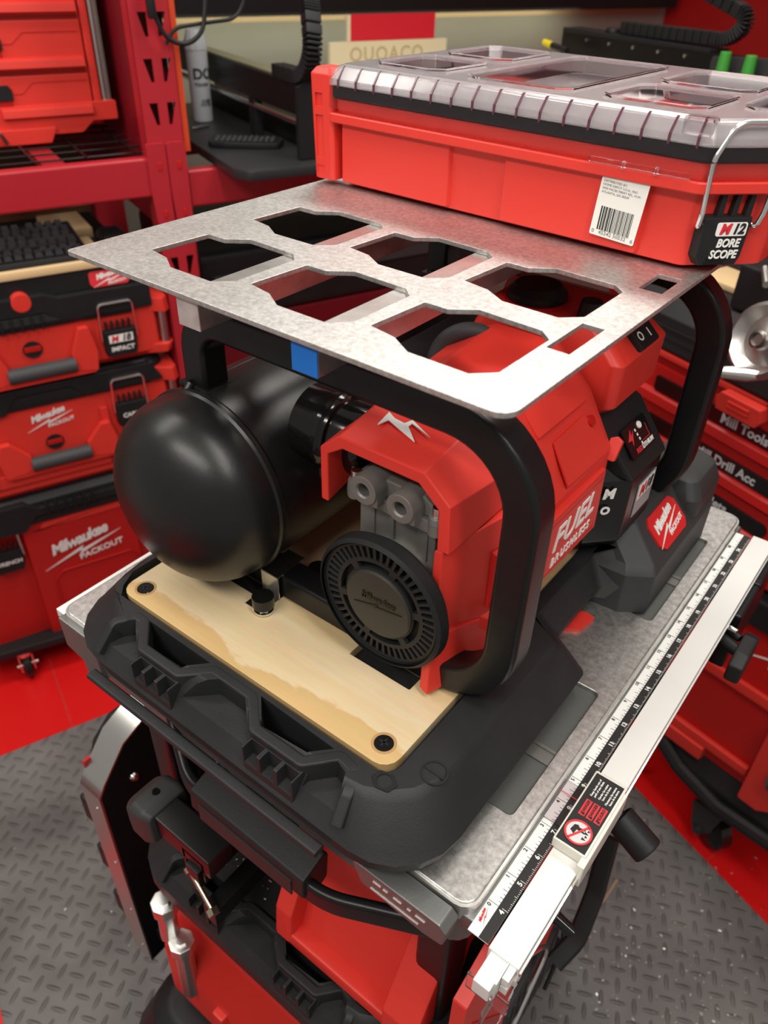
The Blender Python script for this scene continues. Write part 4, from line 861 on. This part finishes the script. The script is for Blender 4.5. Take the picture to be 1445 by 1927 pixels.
part('front_frame_panel', G().box(-.02, .245, YF-.008, YF, -.47, -.44, .002).box(-.02, 0, YF-.008, YF, -.47, -.33, .002).box(.235, .252, YF-.008, YF, -.47, -.33, .002), RED, b2)
# --- bottom: rolling crate
t3 = thing('rolling_tool_box', 'large red rolling tool box with white logo, at the bottom of the left stack', 'tool box', (.13, 1.2, FLOOR), ROOM)
bd = G().loft([[(x, y, z) for x, y in ((X0, YF+.022-s), (.008, YF+.022-s), (.012, YF+.002-s), (.262, YF+.002-s), (.268, YF+.022-s), (X1, YF+.022-s), (X1, YB), (X0, YB))] for z, s in ((-.925, 0), (-.62, 0), (-.60, .006), (-.575, .006))], .003)
b3 = part('crate_body', bd, RED2, t3)
part('panel_bevel', G().prism([(.030, -.598), (.245, -.598), (.235, -.580), (.06, -.580), (.05, -.598)], 'y', YF-.006, YF+.0, .002), RED, b3)
rc_ = fillet([(.052, YF-.001, -.90), (.052, YF-.001, -.755), (.072, YF-.001, -.735), (.240, YF-.001, -.735), (.255, YF-.001, -.755), (.255, YF-.001, -.90)], .012, 4)
part('recess_outline', G().sweep(rc_, rsec(.003, .005, .001), up=(0, 1, 0)), RED2, b3)
logo_on(b3, .125, YF-.0025, -.675, .175)
lb = lid_black(t3, X0, X1, YF-.012, YB, -.575, -.507)
part('lid_step', G().prism(f2([(.02, -.585), (.05, -.550), (.25, -.550), (.28, -.580), (.40, -.580), (.38, -.512), (.26, -.512), (.24, -.530), (.06, -.530), (.03, -.512), (X0, -.512), (X0, -.575)], .003), 'y', YF-.022, YF+.06, .003), BLK, lb)
for k in range(6): part('lid_fin', G().box(.075+k*.020, .078+k*.020, YF-.028, YF+.01, -.552, -.520, .0008), BLK, lb)
latch(t3, -.035, YF+.010, -.578, words='WRENCH')
part('black_base', G().loft([[(X0-.02, YF-.010, -.942), (.10, YF-.030, -.942), (X1, YF-.010, -.942), (X1, YB, -.942), (X0-.02, YB, -.942)], [(X0-.02, YF-.010, -.918), (.10, YF-.030, -.918), (X1, YF-.0, -.918), (X1, YB, -.918), (X0-.02, YB, -.918)]], .006), BLK, t3)
for x in (-.068, .38):
    w_ = part('caster_wheel', G().lathe([(0, -.011), (.028, -.011), (.036, -.007), (.036, .007), (.028, .011), (0, .011)], (x, YF+.004, FLOOR+.038), (1, 0, 0), 24), BLKG, t3)
    part('caster_fork', G().cyl((x, YF+.004, FLOOR+.076), (x, YF+.004, -.940), .020, .020, 20, .002).box(x-.017, x-.014, YF-.012, YF+.02, FLOOR+.028, FLOOR+.080).box(x+.014, x+.017, YF-.012, YF+.02, FLOOR+.028, FLOOR+.080).cyl((x-.024, YF+.004, FLOOR+.038), (x+.026, YF+.004, FLOOR+.038), .0055, .0055, 12), STEEL, w_)
# wooden board and keyboard on top of the stack
solo('wooden_board', G().box(-.145, .315, 1.000, 1.16, -.0275, -.0125, .001), BLOT, 'thin light wooden board under the full-size keyboard on the left case stack', 'board', ROOM, (.1, 1.1, -.0275))
kb_ = thing('keyboard', 'full-size black computer keyboard on the wooden board at far left', 'keyboard', (.08, 1.10, -.012), ROOM)
part('keyboard_base', G().prism([(1.012, -.0120), (1.19, -.0120), (1.19, .014), (1.185, .017), (1.015, -.001)], 'x', -.15, .285, .002), BLK, kb_)
random.seed(2)
for r in range(6):
    x = -.14+(.004 if r % 2 else 0); nk = 0
    while x < .268:
        wk = .0155
        if .115 < x < .122 or .185 < x < .192: x += .010
        yy = 1.024+r*.0265+(.006 if r == 5 else 0)
        if x > -.02: part('key', G().loft([[(x, yy, .001+r*.0025), (x+wk, yy, .001+r*.0025), (x+wk, yy+.020, .003+r*.0025), (x, yy+.020, .003+r*.0025)], [(x+.002, yy+.002, .009+r*.0025), (x+wk-.002, yy+.002, .009+r*.0025), (x+wk-.002, yy+.018, .011+r*.0025), (x+.002, yy+.018, .011+r*.0025)]]), KEYCAP, kb_)
        x += .0190
solo('wood_offcut', G().box(.245, .335, 1.20, 1.34, -.030, -.008, .002), BLOT, 'orange-brown wood offcut lying behind the full-size keyboard', 'wood piece', ROOM, (.28, 1.27, -.03))
solo('dark_cloth', G().loft([[(.33, 1.10, -.027), (.395, 1.10, -.027), (.40, 1.19, -.027), (.33, 1.19, -.027)], [(.335, 1.11, -.005), (.38, 1.12, -.002), (.39, 1.18, -.002), (.34, 1.18, .003)]], .012), BLK, 'small dark bag beside the wood offcut behind the left case stack', 'bag', ROOM, (.38, 1.17, -.088))
# ================================================================ red steel rack
rk = thing('storage_rack', 'red steel shelving rack with slotted upright, beams and wire deck behind the plate', 'shelving rack', (.46, 1.2, FLOOR), ROOM)
ux0, ux1 = .4235, .4990
up_ = [rect(ux0, FLOOR, ux1, .75)]
z = .404-.0725*7
while z < .74:
    for a, s in ((.4395, 1), (.4905, -1)):
        up_.append([(a, z), (a+s*.0165, z), (a+s*.0165, z-.038), (a+s*.0105, z-.038)][::1 if s > 0 else -1])
    z += .0725
fm_ = frame((0, 1.0, 0), (1, 0, 0), (0, 0, 1))
part('slotted_upright', G().flat(up_, .0022, fm_).box(ux0, ux0+.002, 1.0, 1.035, FLOOR, .75).box(ux1-.002, ux1, 1.0, 1.035, FLOOR, .75), STEELRED, rk)
part('slot_shade_sheet', G().box(ux0+.003, ux1-.003, 1.036, 1.039, FLOOR, .75), mat('channel_shadow_red', (.10, .003, .006), .5), rk)  # dark red sheet added so the slots look shaded inside
part('upright_flange', G().box(ux1, ux1+.012, 1.004, 1.012, .17, .75), mat('lit_edge_orange', (.62, .06, .015), .4), rk)  # lit look of the flange put into an orange-red colour
part('front_beam', G().prism(f2([(.998, .093), (1.045, .093), (1.045, .150), (1.020, .166), (.998, .166)], .006), 'x', -1.5, .4235), STEELRED, rk)
part('front_beam', G().prism(f2([(1.006, .062), (1.045, .062), (1.045, .120), (1.030, .134), (1.006, .134)], .006), 'x', .503, 2.6), STEELRED, rk)
for x, s in ((.4235, 1), (.463, 1)):
    br_ = G().prism(f2([(x, .04), (x+.034, .04), (x+.034, .192), (x-.004, .192), (x-.004, .10)], .006), 'y', .992, .998, .001)
    bpx = part('beam_bracket', br_, STEELRED, rk)
    for zz in (.150, .060): part('bracket_rivet', G().box(x+.014, x+.022, .990, .993, zz-.007, zz+.007, .001), RED2, bpx)
part('rear_upright', G().box(.424, .499, 1.56, 1.60, FLOOR, .75), STEELRED, rk)
part('rear_upright', G().box(-.9, -.83, 1.56, 1.60, FLOOR, .75), STEELRED, rk)
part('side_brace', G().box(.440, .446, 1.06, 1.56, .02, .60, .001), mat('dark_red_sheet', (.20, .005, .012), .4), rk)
part('rear_beam', G().box(-1.4, .45, 1.55, 1.60, .095, .165).box(.5, 2.6, 1.55, 1.60, .04, .11), STEELRED, rk)
wr = G()
for k in range(7): wr.cyl((-.4, 1.04+k*.055, .168), (.435, 1.04+k*.055, .168), .0022, .0022, 6)
for k in range(9): wr.cyl((-.35+k*.095, 1.02, .171), (-.35+k*.095, 1.55, .171), .0022, .0022, 6)
part('wire_deck', wr, BLKM, rk)
part('deck_support', G().box(.235, .275, 1.03, 1.55, .150, .163), STEELRED, rk)
# drawer box on the rack
db = thing('drawer_tool_box', 'red three-drawer tool box with silver corner post on the rack at top left', 'tool box', (.1, 1.4, .172), ROOM)
DY = 1.185
part('case_body', G().box(-.15, .400, DY+.012, 1.58, .195, .62, .006).prism(f2([(-.15, .185), (.35, .185), (.375, .205), (.425, .205), (.425, .24), (-.15, .24)], .004), 'y', DY-.004, 1.56, .002).prism(f2([(.155, .172), (.285, .172), (.300, .20), (.14, .20)], .003), 'y', DY-.012, 1.5, .002), RED, db)
part('front_jamb', G().box(.383, .398, DY-.002, DY+.02, .215, .62, .003), RED, db)
part('corner_post', G().cyl((.408, DY+.014, .236), (.408, DY+.014, .62), .0105, .0105, 16).box(.416, .4175, DY, DY+.03, .236, .62), SILV, db)
for k, (a, c) in enumerate(((.214, .292), (.297, .382), (.387, .47), (.475, .56))):
    d_ = part('drawer', G().box(-.14, .380, DY-.002, DY+.012, a, c-.002, .002).prism([(DY-.002, a+.004), (DY-.014, a+.006), (DY-.012, a+.020), (DY-.002, a+.024)], 'x', .205, .376, .001), RED, db)
    part('drawer_groove', G().sweep([(.228, DY-.0025, a+.046), (.250, DY-.0025, a+.046), (.272, DY-.0025, a+.064), (.374, DY-.0025, a+.064)], rsec(.0012, .0016, .0003), up=(0, 1, 0)), RED2, d_)
    pu = part('pull_label', G().prism(f2([(.10, a+.036), (.232, a+.036), (.232, a+.054), (.226, a+.062), (.10, a+.062)], .003), 'y', DY-.008, DY-.002, .001), BLK, d_)
    part('pull_recess', G().box(.10, .230, DY-.0035, DY-.0015, a+.018, a+.036), RED2, d_)
    if k == 0: part('pull_lettering', G().text('LS', .016, frame((.198, DY-.0085, a+.049), (1, 0, 0), (0, 0, 1)), .0003, 0, .03), WHITE, pu)
part('wire_bail', G().tube(fillet([(.10, DY-.022, .200), (.190, DY-.022, .200), (.200, DY-.018, .178)], .012, 5), .004, 10, up=(0, 1, 0)), STEEL, db)

bc2 = thing('black_storage_case', 'black and red storage case on the floor behind the rack upright, seen through the plate', 'storage case', (.95, 1.3, FLOOR), ROOM)
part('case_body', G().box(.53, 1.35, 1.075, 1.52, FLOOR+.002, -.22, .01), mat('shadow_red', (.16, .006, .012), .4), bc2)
part('case_lid', G().box(.52, 1.36, 1.065, 1.53, -.22, -.06, .02), BLK, bc2)
part('lid_rail', G().box(.55, 1.30, 1.055, 1.07, -.14, -.11, .004), DGREY, bc2)
# ================================================================ engraving machine corner
desk = solo('machine_desktop', G().prism(f2([(.583, 1.60), (.556, .905), (.575, .862), (1.75, .862), (1.75, 1.60)], [.01, .02, .02, .01, .01]), 'z', .136, .155, .002), TABLET, 'black desktop with clipped corner on the right rack beam, carrying the engraving machine', 'desktop', ROOM, (1.0, 1.2, .136))
cnc = thing('engraving_machine', 'black gantry engraving machine with steel rods on the black desktop', 'machine', (1.1, 1.3, .156), ROOM)
part('end_plate', G().prism(f2([(.700, .1565), (.752, .1565), (.752, .290), (.715, .297), (.700, .285)], .003), 'y', .900, .915, .001), BLK, cnc)
for z in (.195, .210): part('plate_bolt', G().cyl((.739, .897, z), (.739, .900, z), .004, .004, 12), STEEL, cnc)
part('side_beam', G().box(.702, .748, .915, 1.60, .235, .290, .002), BLKM, cnc)
part('beam_top_strip', G().box(.712, .744, .915, 1.60, .2905, .2935), mat('brass_strip', (.60, .58, .36), .3, .6), cnc)
part('guide_rod', G().cyl((.706, .915, .222), (.706, 1.60, .222), .0065, .0065, 14), STEEL, cnc)
part('rod_support', G().box(.70, .72, 1.12, 1.15, .156, .235, .002), BLK, cnc)
part('bed', G().box(.76, 1.70, .98, 1.56, .156, .200, .002), BLK, cnc)
part('spoil_board', G().box(.77, 1.68, .99, 1.54, .200, .214, .001), CREAM, cnc)
part('far_beam', G().box(1.50, 1.545, .25, 1.07, .262, .345, .003), BLKM, cnc)
for k in range(9): part('beam_bolt', G().cyl((1.499, .38+k*.075, .333-(k % 2)*.0), (1.4965, .38+k*.075, .333), .0035, .0035, 10), STEEL, cnc)
part('beam_cover', G().box(1.50, 1.56, .62, 1.07, .343, .352, .002).cyl((1.53, .93, .352), (1.53, .93, .362), .018, .016, 20, .002), BLK, cnc)
part('beam_leg', G().box(1.50, 1.56, 1.03, 1.06, .156, .30).box(1.50, 1.56, .35, .38, .156, .30), BLK, cnc)
part('carriage_plate', G().prism(f2([(.40, .30), (.58, .30), (.60, .32), (.60, .342), (.46, .352), (.40, .345)], .006), 'x', 1.485, 1.497, .001), GREY, cnc)
def chain(par, pts, w, up=(1, 0, 0)):
    P = fillet(pts, .06, 7); g = G()
    for a, c in zip(P, P[1:]):
        L = (c-a).length; k = max(1, int(L/.020))
        for i in range(k):
            m_ = a+(c-a)*((i+.5)/k); g.box(-L/k*.46, L/k*.46, -w/2, w/2, -.013, .013, .003, frame(m_, (c-a), up))
    return part('cable_chain', g, BLK, par)
chain(cnc, [(.715, 1.02, .300), (.715, .90, .302), (.715, .86, .345), (.73, .90, .42), (.76, .98, .47)], .032, (1, 0, 0))
chain(cnc, [(1.53, .90, .365), (1.53, .60, .368), (1.53, .56, .41), (1.53, .70, .45)], .026, (1, 0, 0))
for k, (y, h) in enumerate(((.548, .048), (.488, .046))):
    gk = thing('green_knob_clamp', ('green-capped clamp knob beside the red frame edge, left one of the pair', 'green-capped clamp knob at the right frame edge, right one of the pair')[k], 'knob', (1.46, y, .300), ROOM)
    kg = G().cyl((1.46, y, .318), (1.46, y, .356), .013, .011, 10, .002)
    part('green_cap', kg, GREEN, gk); part('steel_stem', G().cyl((1.46, y, .285), (1.46, y, .318), .006, .008, 12), STEEL, gk)
part('clamp_rail', G().box(1.44, 1.48, .30, .62, .268, .285, .002), BLK, cnc)
yk = thing('yellow_marker', 'small yellow-capped marker at the left end of the far black beam', 'marker', (1.46, 1.05, .27), ROOM)
part('yellow_cap', G().cyl((1.45, 1.045, .318), (1.45, 1.075, .322), .008, .007, 12, .001), YEL, yk)
part('marker_body', G().cyl((1.45, 1.045, .318), (1.45, .99, .312), .007, .007, 12), BLK, yk)
for k in range(3): solo('machine_part', G().box(1.30+k*.03, 1.33+k*.03, .95-k*.10, 1.00-k*.10, .2145, .232+k*.004, .002).cyl((1.315+k*.03, .98-k*.10, .23), (1.315+k*.03, .98-k*.10, .262), .008, .006, 10), GREY, ('small grey fitting beside the yellow marker behind the clear lid', 'small grey fitting behind the middle of the clear lid', 'small grey fitting near the carriage plate behind the clear lid')[k], 'fitting', ROOM, (1.31+k*.03, .96-k*.1  , .2145), 'loose fittings on the machine bed')
# trim and dark beam on the far wall
g = G().box(-1.5, 3.1, 2.235, 2.25, .275, .297); solo('trim_1', g, mat('tan_trim', (.40, .30, .17), .4, .3), F=ROOM, kind='structure')
g = G().box(-1.5, 3.1, 2.15, 2.25, .297, .75); solo('trim_2', g, MATDARK, F=ROOM, kind='structure')
# bottle, small keyboard, pen, cables
bo_ = thing('white_dispenser_bottle', 'white cylindrical dispenser can with black lettering behind the slotted upright', 'bottle', (.672, 1.36, .155), ROOM)
bc_ = (.668, 1.36)
bbd = part('bottle_body', G().lathe([(.0, .156), (.0225, .156), (.0235, .160), (.0240, .300), (.0245, .303)], (*bc_, 0), (0, 0, 1), 32), BOTTLE, bo_)
part('bottle_cap', G().lathe([(.0255, .303), (.0255, .320), (.0180, .342), (0, .343)], (*bc_, 0), (0, 0, 1), 12), BOTTLE, bo_, ang=20)
def wrap(txt, size, z, a0):
    g = G(); g.text(txt, size, ID, .0002, 0, .03)
    for v in g.b.verts:
        a = v.co.x/.0243+a0; r = .0243+v.co.z+.0002; zz = z+v.co.y; v.co = Vector((bc_[0]+r*math.sin(a), bc_[1]-r*math.cos(a), zz))
    return g
part('bottle_lettering', wrap('DO', .030, .255, .1), INK, bbd)
part('bottle_small_print', wrap('TOUGH', .009, .234, -.1), INK, bbd)
part('bottle_stripes', wrap('///E', .018, .196, .15), INK, bbd)
ok = thing('small_keyboard', 'small rounded black keyboard on the black desktop left of the machine end plate', 'keyboard', (.655, 1.08, .155), ROOM)
kM = Matrix.Translation((.657, 1.075, .1555)) @ Matrix.Rotation(math.radians(-30), 4, 'Z')
part('keyboard_base', G().prism(f2([(-.075, -.030), (-.04, -.037), (.04, -.037), (.075, -.030), (.080, .02), (.05, .040), (-.05, .040), (-.080, .02)], .012), 'z', 0, .012, .003).xform(kM), BLK, ok)
for r in range(4):
    for c in range(11): part('key', G().box(-.062+c*.0115, -.0535+c*.0115, -.024+r*.0125, -.0145+r*.0125, .012, .0145, .0008).xform(kM), KEYCAP, ok)
solo('steel_pen', G().cyl((.605, 1.26, .159), (.650, 1.275, .159), .0035, .003, 10), STEEL, 'thin silver pen lying at the foot of the white dispenser can', 'pen', ROOM, (.64, 1.21, .156))
solo('thumb_screw', G().cyl((.700, 1.08, .160), (.690, 1.12, .163), .003, .003, 10).sphere((.700, 1.08, .162), .006), STEEL, 'small bright screw lying behind the small rounded keyboard', 'screw', ROOM, (.70, 1.10, .156))
c1 = fillet([(.458, .975, .60), (.464, .975, .40), (.478, .975, .365), (.515, .975, .352), (.550, .975, .372), (.572, .985, .47), (.58, .99, .60)], .05, 8)
solo('power_cable', G().tube(c1, .0042, 10, up=(0, 1, 0)).box(.452, .466, .968, .982, .395, .45, .003), BLK, 'thick black power cable looping down in front of the slotted red upright', 'cable', ROOM, (.50, .975, .35))
c2 = fillet([(.48, .985, .335+.02), (.500, .985, .380), (.56, .99, .386), (.625, 1.0, .390), (.650, 1.01, .42), (.66, 1.02, .6)], .05, 8)
solo('thin_cable', G().tube(c2, .0034, 10, up=(0, 1, 0)), BLK, 'thinner black cable swinging right from the loop toward the cable chain', 'cable', ROOM, (.56, .99, .35))
# red card and carved cream board
cdm = thing('carved_board', 'cream wooden board with a carved row of letters behind the organiser', 'board', (1.27, 1.5, .214), ROOM)
cbm = frame((1.270, 1.50, .258), (1, 0, 0), (0, 0, 1))
part('board_panel', G().box(1.085, 1.46, 1.50, 1.515, .2145, .290, .002), CREAM, cdm)
part('carved_letters', G().text('QUOACO', .048, frame((1.262, 1.4995, .258), (1, 0, 0), (0, 0, 1)), .0006, 0, .01, spacing=1.15), mat('carved_shadow', (.50, .40, .22), .7), cdm)
rcd = thing('red_card_panel', 'blank red card with cream edge standing on the carved cream board', 'card', (1.28, 1.53, .290), ROOM)
part('cream_backing', G().box(1.140, 1.418, 1.505, 1.513, .2905, .350), CREAM, rcd)
part('red_face', G().box(1.150, 1.418, 1.5035, 1.5050, .2905, .352), mat('card_red', (.62, .015, .03), .35), rcd)
for k in range(4): solo('wood_sample', G().box(.82+k*.055, .905+k*.055, 1.02+k*.02, 1.10+k*.02, .2145+k*.0035, .2178+k*.0035, .0006, ), CREAM, ('pale wood chip plate, lowest of the small pile right of the end plate', 'pale wood chip plate, second from bottom of the small pile', 'pale wood chip plate, third from bottom of the small pile', 'pale wood chip plate, topmost of the small pile left of the organiser')[k], 'wood plate', ROOM, (.86+k*.055, 1.06, .2145), 'pale wood samples beside the engraving machine')

# machine light strip inferred from a bright wall spot, widened to brighten the wall
ls = bpy.data.lights.new('machine_light', 'AREA'); ls.shape = 'RECTANGLE'; ls.size = 1.7; ls.size_y = .02; ls.energy = 1.1; ls.color = (1, .97, .72)
lo = bpy.data.objects.new('machine_light', ls); C.objects.link(lo); lo.matrix_world = ROOM @ Matrix.Translation((1.70, 2.13, .285)) @ Matrix.Rotation(math.radians(50), 4, 'X')
# ================================================================ right-hand cabinets (frame: x to the right, y into the cabinet front)
RX0, RX1, RY, RYB = -.30, .30, 1.05, 1.45
dc = thing('drawer_cabinet', 'low red drawer cabinet with black lettered strips behind the rear frame post', 'tool cabinet', (0, 1.25, -.35), ROOM2)
part('case_body', G().box(RX0, RX1, RY+.010, RYB, -.36, -.052, .006), RED2, dc)
for k, (zc, txt) in enumerate(((-.102, 'Mill Tools'), (-.176, 'Mill Drill Acc'), (-.252, 'Mill Collets'))):
    d_ = part('drawer', G().box(RX0+.01, RX1-.01, RY, RY+.012, zc-.040, zc+.030, .002).prism([(RY, zc-.038), (RY-.012, zc-.036), (RY-.010, zc-.020), (RY, zc-.014)], 'x', RX0+.01, RX1-.01, .001), RED2, dc)
    xe = .085 if k == 2 else RX1-.015
    s_ = part('label_strip', G().prism(f2([(-.20, zc-.013), (xe, zc-.013), (xe, zc+.013), (-.20, zc+.013)], [.002, .012, .012, .002]), 'y', RY-.006, RY, .0008), BLKG, d_)
    part('strip_lettering', G().text(txt, .023, frame(((-.008, -.022, -.045)[k], RY-.0066, zc), (1, 0, 0), (0, 0, 1)), .0003, 0, .025), mat('label_grey_white', (.55, .56, .58), .6), s_)
part('top_trim', G().box(RX0, RX1, RY-.004, RYB, -.056, -.044, .003), RED, dc)
# organiser with red latch on top of the cabinet
tb = thing('black_tool_case', 'black plastic tool case with a red latch lying on the drawer cabinet', 'tool case', (0, 1.2, -.043), ROOM2)
tb_b = part('case_body', G().prism(f2([(1.045, -.0435), (1.40, -.0435), (1.40, .02), (1.36, .045), (1.10, .045), (1.055, .012)], .006), 'x', -.30, .05, .004).prism(f2([(1.03, -.0435), (1.2, -.0435), (1.2, -.01), (1.07, -.01), (1.035, -.022)], .004), 'x', .02, .30, .004), BLK, tb)
part('red_latch', G().prism(f2([(-.055, -.078), (.020, -.078), (.028, -.066), (.022, -.046), (-.052, -.046), (-.060, -.058)], .003), 'y', 1.018, 1.040, .003).box(-.035, .005, 1.015, 1.02, -.057, -.0545).box(-.035, .005, 1.015, 1.02, -.065, -.0625), RED, tb)
part('case_groove', G().box(-.24, -.14, 1.050, 1.056, -.012, -.004).box(-.24, -.14, 1.048, 1.054, -.028, -.020), MATDARK, tb_b)
solo('wood_strip', G().box(-.26, -.145, 1.16, 1.24, .046, .056, .001), BLOT, 'light wooden strip on the black tool case behind the rear frame post', 'wood strip', ROOM2, (-.2, 1.2, .046))
# milling machine handwheel
hw = thing('milling_handwheel', 'polished steel handwheel with a round crank knob at the right edge', 'handwheel', (.04, .98, .09), ROOM2)
hc_ = Vector((.035, .945, .090)); ax = Vector((-.10, -1, .32)).normalized()
part('wheel_disc', G().lathe([(.0, .010), (.012, .010), (.014, .004), (.034, -.004), (.041, .004), (.047, .010), (.052, .008), (.054, .0), (.050, -.008), (0, -.010)], hc_, ax, 64), mat('brushed_wheel', (.62, .60, .58), .36, 1), hw, ang=25)
part('hub_bolt', G().lathe([(.012, .008), (.013, .016), (.009, .018), (.009, .014), (0, .014)], hc_, ax, 24), mat('hub_steel', (.4, .38, .36), .3, 1), hw)
part('crank_knob', G().lathe([(.006, 0), (.010, .020), (.008, .060), (.0105, .078), (.0085, .082), (.004, .078), (0, .078)], hc_+Vector((.022, -.012, -.040)), (-.78, -.62, -.10), 24), STEEL, hw)
part('shaft', G().cyl(hc_-ax*.01, hc_-ax*.09, .016, .016, 20), BLKM, hw)
mc = thing('milling_machine_base', 'dark milling machine body with levers behind the handwheel', 'machine', (.05, 1.2, -.01), ROOM2)
part('machine_bed', G().box(-.14, .34, 1.10, 1.40, .047, .12, .006).prism(f2([(-.12, .10), (.32, .16), (.32, .20), (-.12, .15)], .005), 'y', 1.15, 1.35, .004), BLK, mc)
part('slide_rail', G().box(-.10, .32, 1.12, 1.14, .125, .145, .001).box(-.10, .32, 1.16, 1.18, .150, .165, .001), GREY, mc)
part('lever', G().cyl((-.09, 1.09, .128), (-.06, 1.06, .118), .006, .006, 12), STEEL, mc)
part('lever', G().cyl((-.10, 1.10, .16), (-.02, 1.07, .15), .005, .005, 12), STEEL, mc)
solo('pale_tool_handle', G().cyl((-.06, 1.10, .205), (.02, 1.10, .195), .008, .006, 12), CREAM, 'short pale wooden tool handle above the handwheel', 'tool', ROOM2, (-.02, 1.1, .19))
solo('red_shop_rag', G().loft([[(-.10, 1.15, .215), (.34, 1.15, .215), (.34, 1.32, .215), (-.10, 1.32, .215)], [(-.06, 1.18, .235), (.30, 1.17, .235), (.31, 1.30, .235), (-.08, 1.30, .235)]], .012), mat('rag_red', (.35, .03, .04), .9, bump=1, bscale=80), 'crumpled dusky red rag on the milling machine under the organiser', 'rag', ROOM2, (.1, 1.2, .18))
solo('teal_cloth', G().sphere((.11, 1.10, .235), .035, 1.6, 1, .55), mat('teal', (.02, .09, .12), .7), 'teal cover just under the organiser at the right edge', 'cover', ROOM2, (.11, 1.1, .215))
# lower rolling tool box, right
RF = ROOM2 @ Matrix.Translation((.05, 1.05, 0)) @ Matrix.Rotation(math.radians(9), 4, 'Z') @ Matrix.Translation((-.05, -1.05, 0))
rb3 = thing('rolling_tool_box', 'large red rolling tool box with white logo, at the bottom right behind the rail', 'tool box', (.1, 1.25, FLOOR), RF)
CX0, CX1 = -.26, .37
bd = G().loft([[(x, y, z) for x, y in ((CX0, RY+.020-s), (-.07, RY+.020-s), (-.06, RY-s), (.24, RY-s), (.25, RY+.020-s), (CX1, RY+.020-s), (CX1, RYB), (CX0, RYB))] for z, s in ((-.80, 0), (-.50, 0), (-.47, .004), (-.43, .004))], .003)
b4 = part('crate_body', bd, RED2, rb3)
part('panel_ridge', G().box(-.06, .24, RY-.012, RY, -.585, -.560, .004), RED, b4)
part('panel_ridge', G().box(-.04, .215, RY-.014, RY, -.765, -.742, .004), RED, b4)
part('lower_catch', G().box(-.02, .13, RY-.020, RY+.02, -.800, -.765, .004), RED, b4)
logo_on(b4, .175, RY-.0015, -.475, .13)
part('black_lid', G().box(CX0-.01, CX1, RY-.020, RYB, -.43, -.37, .01), BLK, rb3)
part('latch_housing', G().prism(f2([(.222, -.80), (.262, -.80), (.33, -.74), (.33, -.56), (.262, -.56), (.222, -.60)], .006), 'y', RY-.035, RY, .003), RED, rb3)
part('rubber_grip', G().cyl((.262, RY-.045, -.70), (.33, RY-.045, -.66), .016, .016, 16, .003), DGREY, rb3)
bs_ = G().loft([[(p[0], p[1], z) for p in f2(rect(x0, y0, x1, RYB), .05)] for x0, y0, x1, z in ((-.06, RY+.01, .37, -.790), (-.01, RY-.0, .37, -.81), (.06, RY-.02, .38, -.84), (.08, RY-.02, .38, -.870))], .006)
part('moulded_base', bs_, BLK, rb3)
part('base_arch', G().tube(fillet([(-.04, RY+.02, -.79), (.03, RY-.01, -.815), (.10, RY-.025, -.845), (.20, RY-.035, -.862), (.34, RY-.04, -.84)], .05, 6), .016, 10, up=(0, 1, 0)), BLK, rb3)
cs = part('caster_wheel', G().lathe([(0, -.018), (.040, -.018), (.050, -.012), (.050, .012), (.040, .018), (0, .018)], (.195, RY+.012, FLOOR+.052), (-.45, -1, 0), 32), BLKG, rb3)
part('caster_fork', G().prism(f2([(.150, -.905), (.215, -.905), (.205, -.965), (.180, -.990), (.165, -.975)], .006), 'y', RY-.022, RY-.012, .002).cyl((.182, RY-.030, FLOOR+.055), (.182, RY-.020, FLOOR+.055), .010, .010, 6), GREY, cs)
hk_ = thing('floor_hook', 'black rod with a block end lying on the red tiles right of the saw', 'rod', (-.05, 1.0, FLOOR), ROOM2)
part('rod', G().tube(fillet([(-.165, 1.02, FLOOR+.02), (-.11, .985, FLOOR+.008), (-.03, 1.05, FLOOR+.02), (.0, 1.08, FLOOR+.05)], .02, 5), .0055, 10), BLK, hk_)
part('block_end', G().box(-.215, -.165, 1.005, 1.04, FLOOR+.003, FLOOR+.045, .006), BLK, hk_)
sw_ = thing('curved_stand_foot', 'black curved stand foot with worn tan edge below the rail pin', 'stand foot', (.48, .27, -.45), ID)
part('foot_arc', G().sweep(fillet([(.484, .315, -.30), (.494, .280, -.36), (.498, .240, -.40), (.488, .210, -.42)], .05, 7), rsec(.010, .022, .004), up=(1, 0, 0)), BLK, sw_)
part('worn_edge', G().sweep([(.497, .262, -.385), (.505, .285, -.37), (.508, .305, -.35)], rsec(.006, .004, .001), up=(1, 0, 0)), mat('worn_tan', (.30, .20, .13), .6), sw_)
# shavings on the floor
random.seed(7); g = G()
for k in range(420):
    if k % 3: x, y = random.gauss(.62, .13), random.gauss(.62, .16)
    else: x, y = random.uniform(-.6, .9), random.uniform(-.3, .8)
    s = random.uniform(.0008, .0028); M_ = Matrix.Translation((x, y, FLOOR+.003)) @ Matrix.Rotation(random.random()*6, 4, 'Z') @ Matrix.Rotation(random.random(), 4, 'X')
    g.box(-s, s, -s*.4, s*.4, -s*.2, s*.2, 0, M_)
solo('metal_shavings', g, mat('shaving', (.75, .73, .68), .3, .5), 'tiny bright metal shavings scattered on the grey tread floor', 'shavings', kind='stuff')
g = G()
for k in range(260):
    x, y = random.uniform(.05, .42), random.uniform(.02, .12); s = random.uniform(.0004, .0012)
    g.box(-s, s, -s*.5, s*.5, -s*.3, s*.3, 0, Matrix.Translation((x, y, DZ+.0555)) @ Matrix.Rotation(random.random()*6, 4, 'Z'))
solo('sawdust_grains', g, CREAM, 'sawdust grains scattered on the dusty black lid under the saw', 'sawdust', kind='stuff')
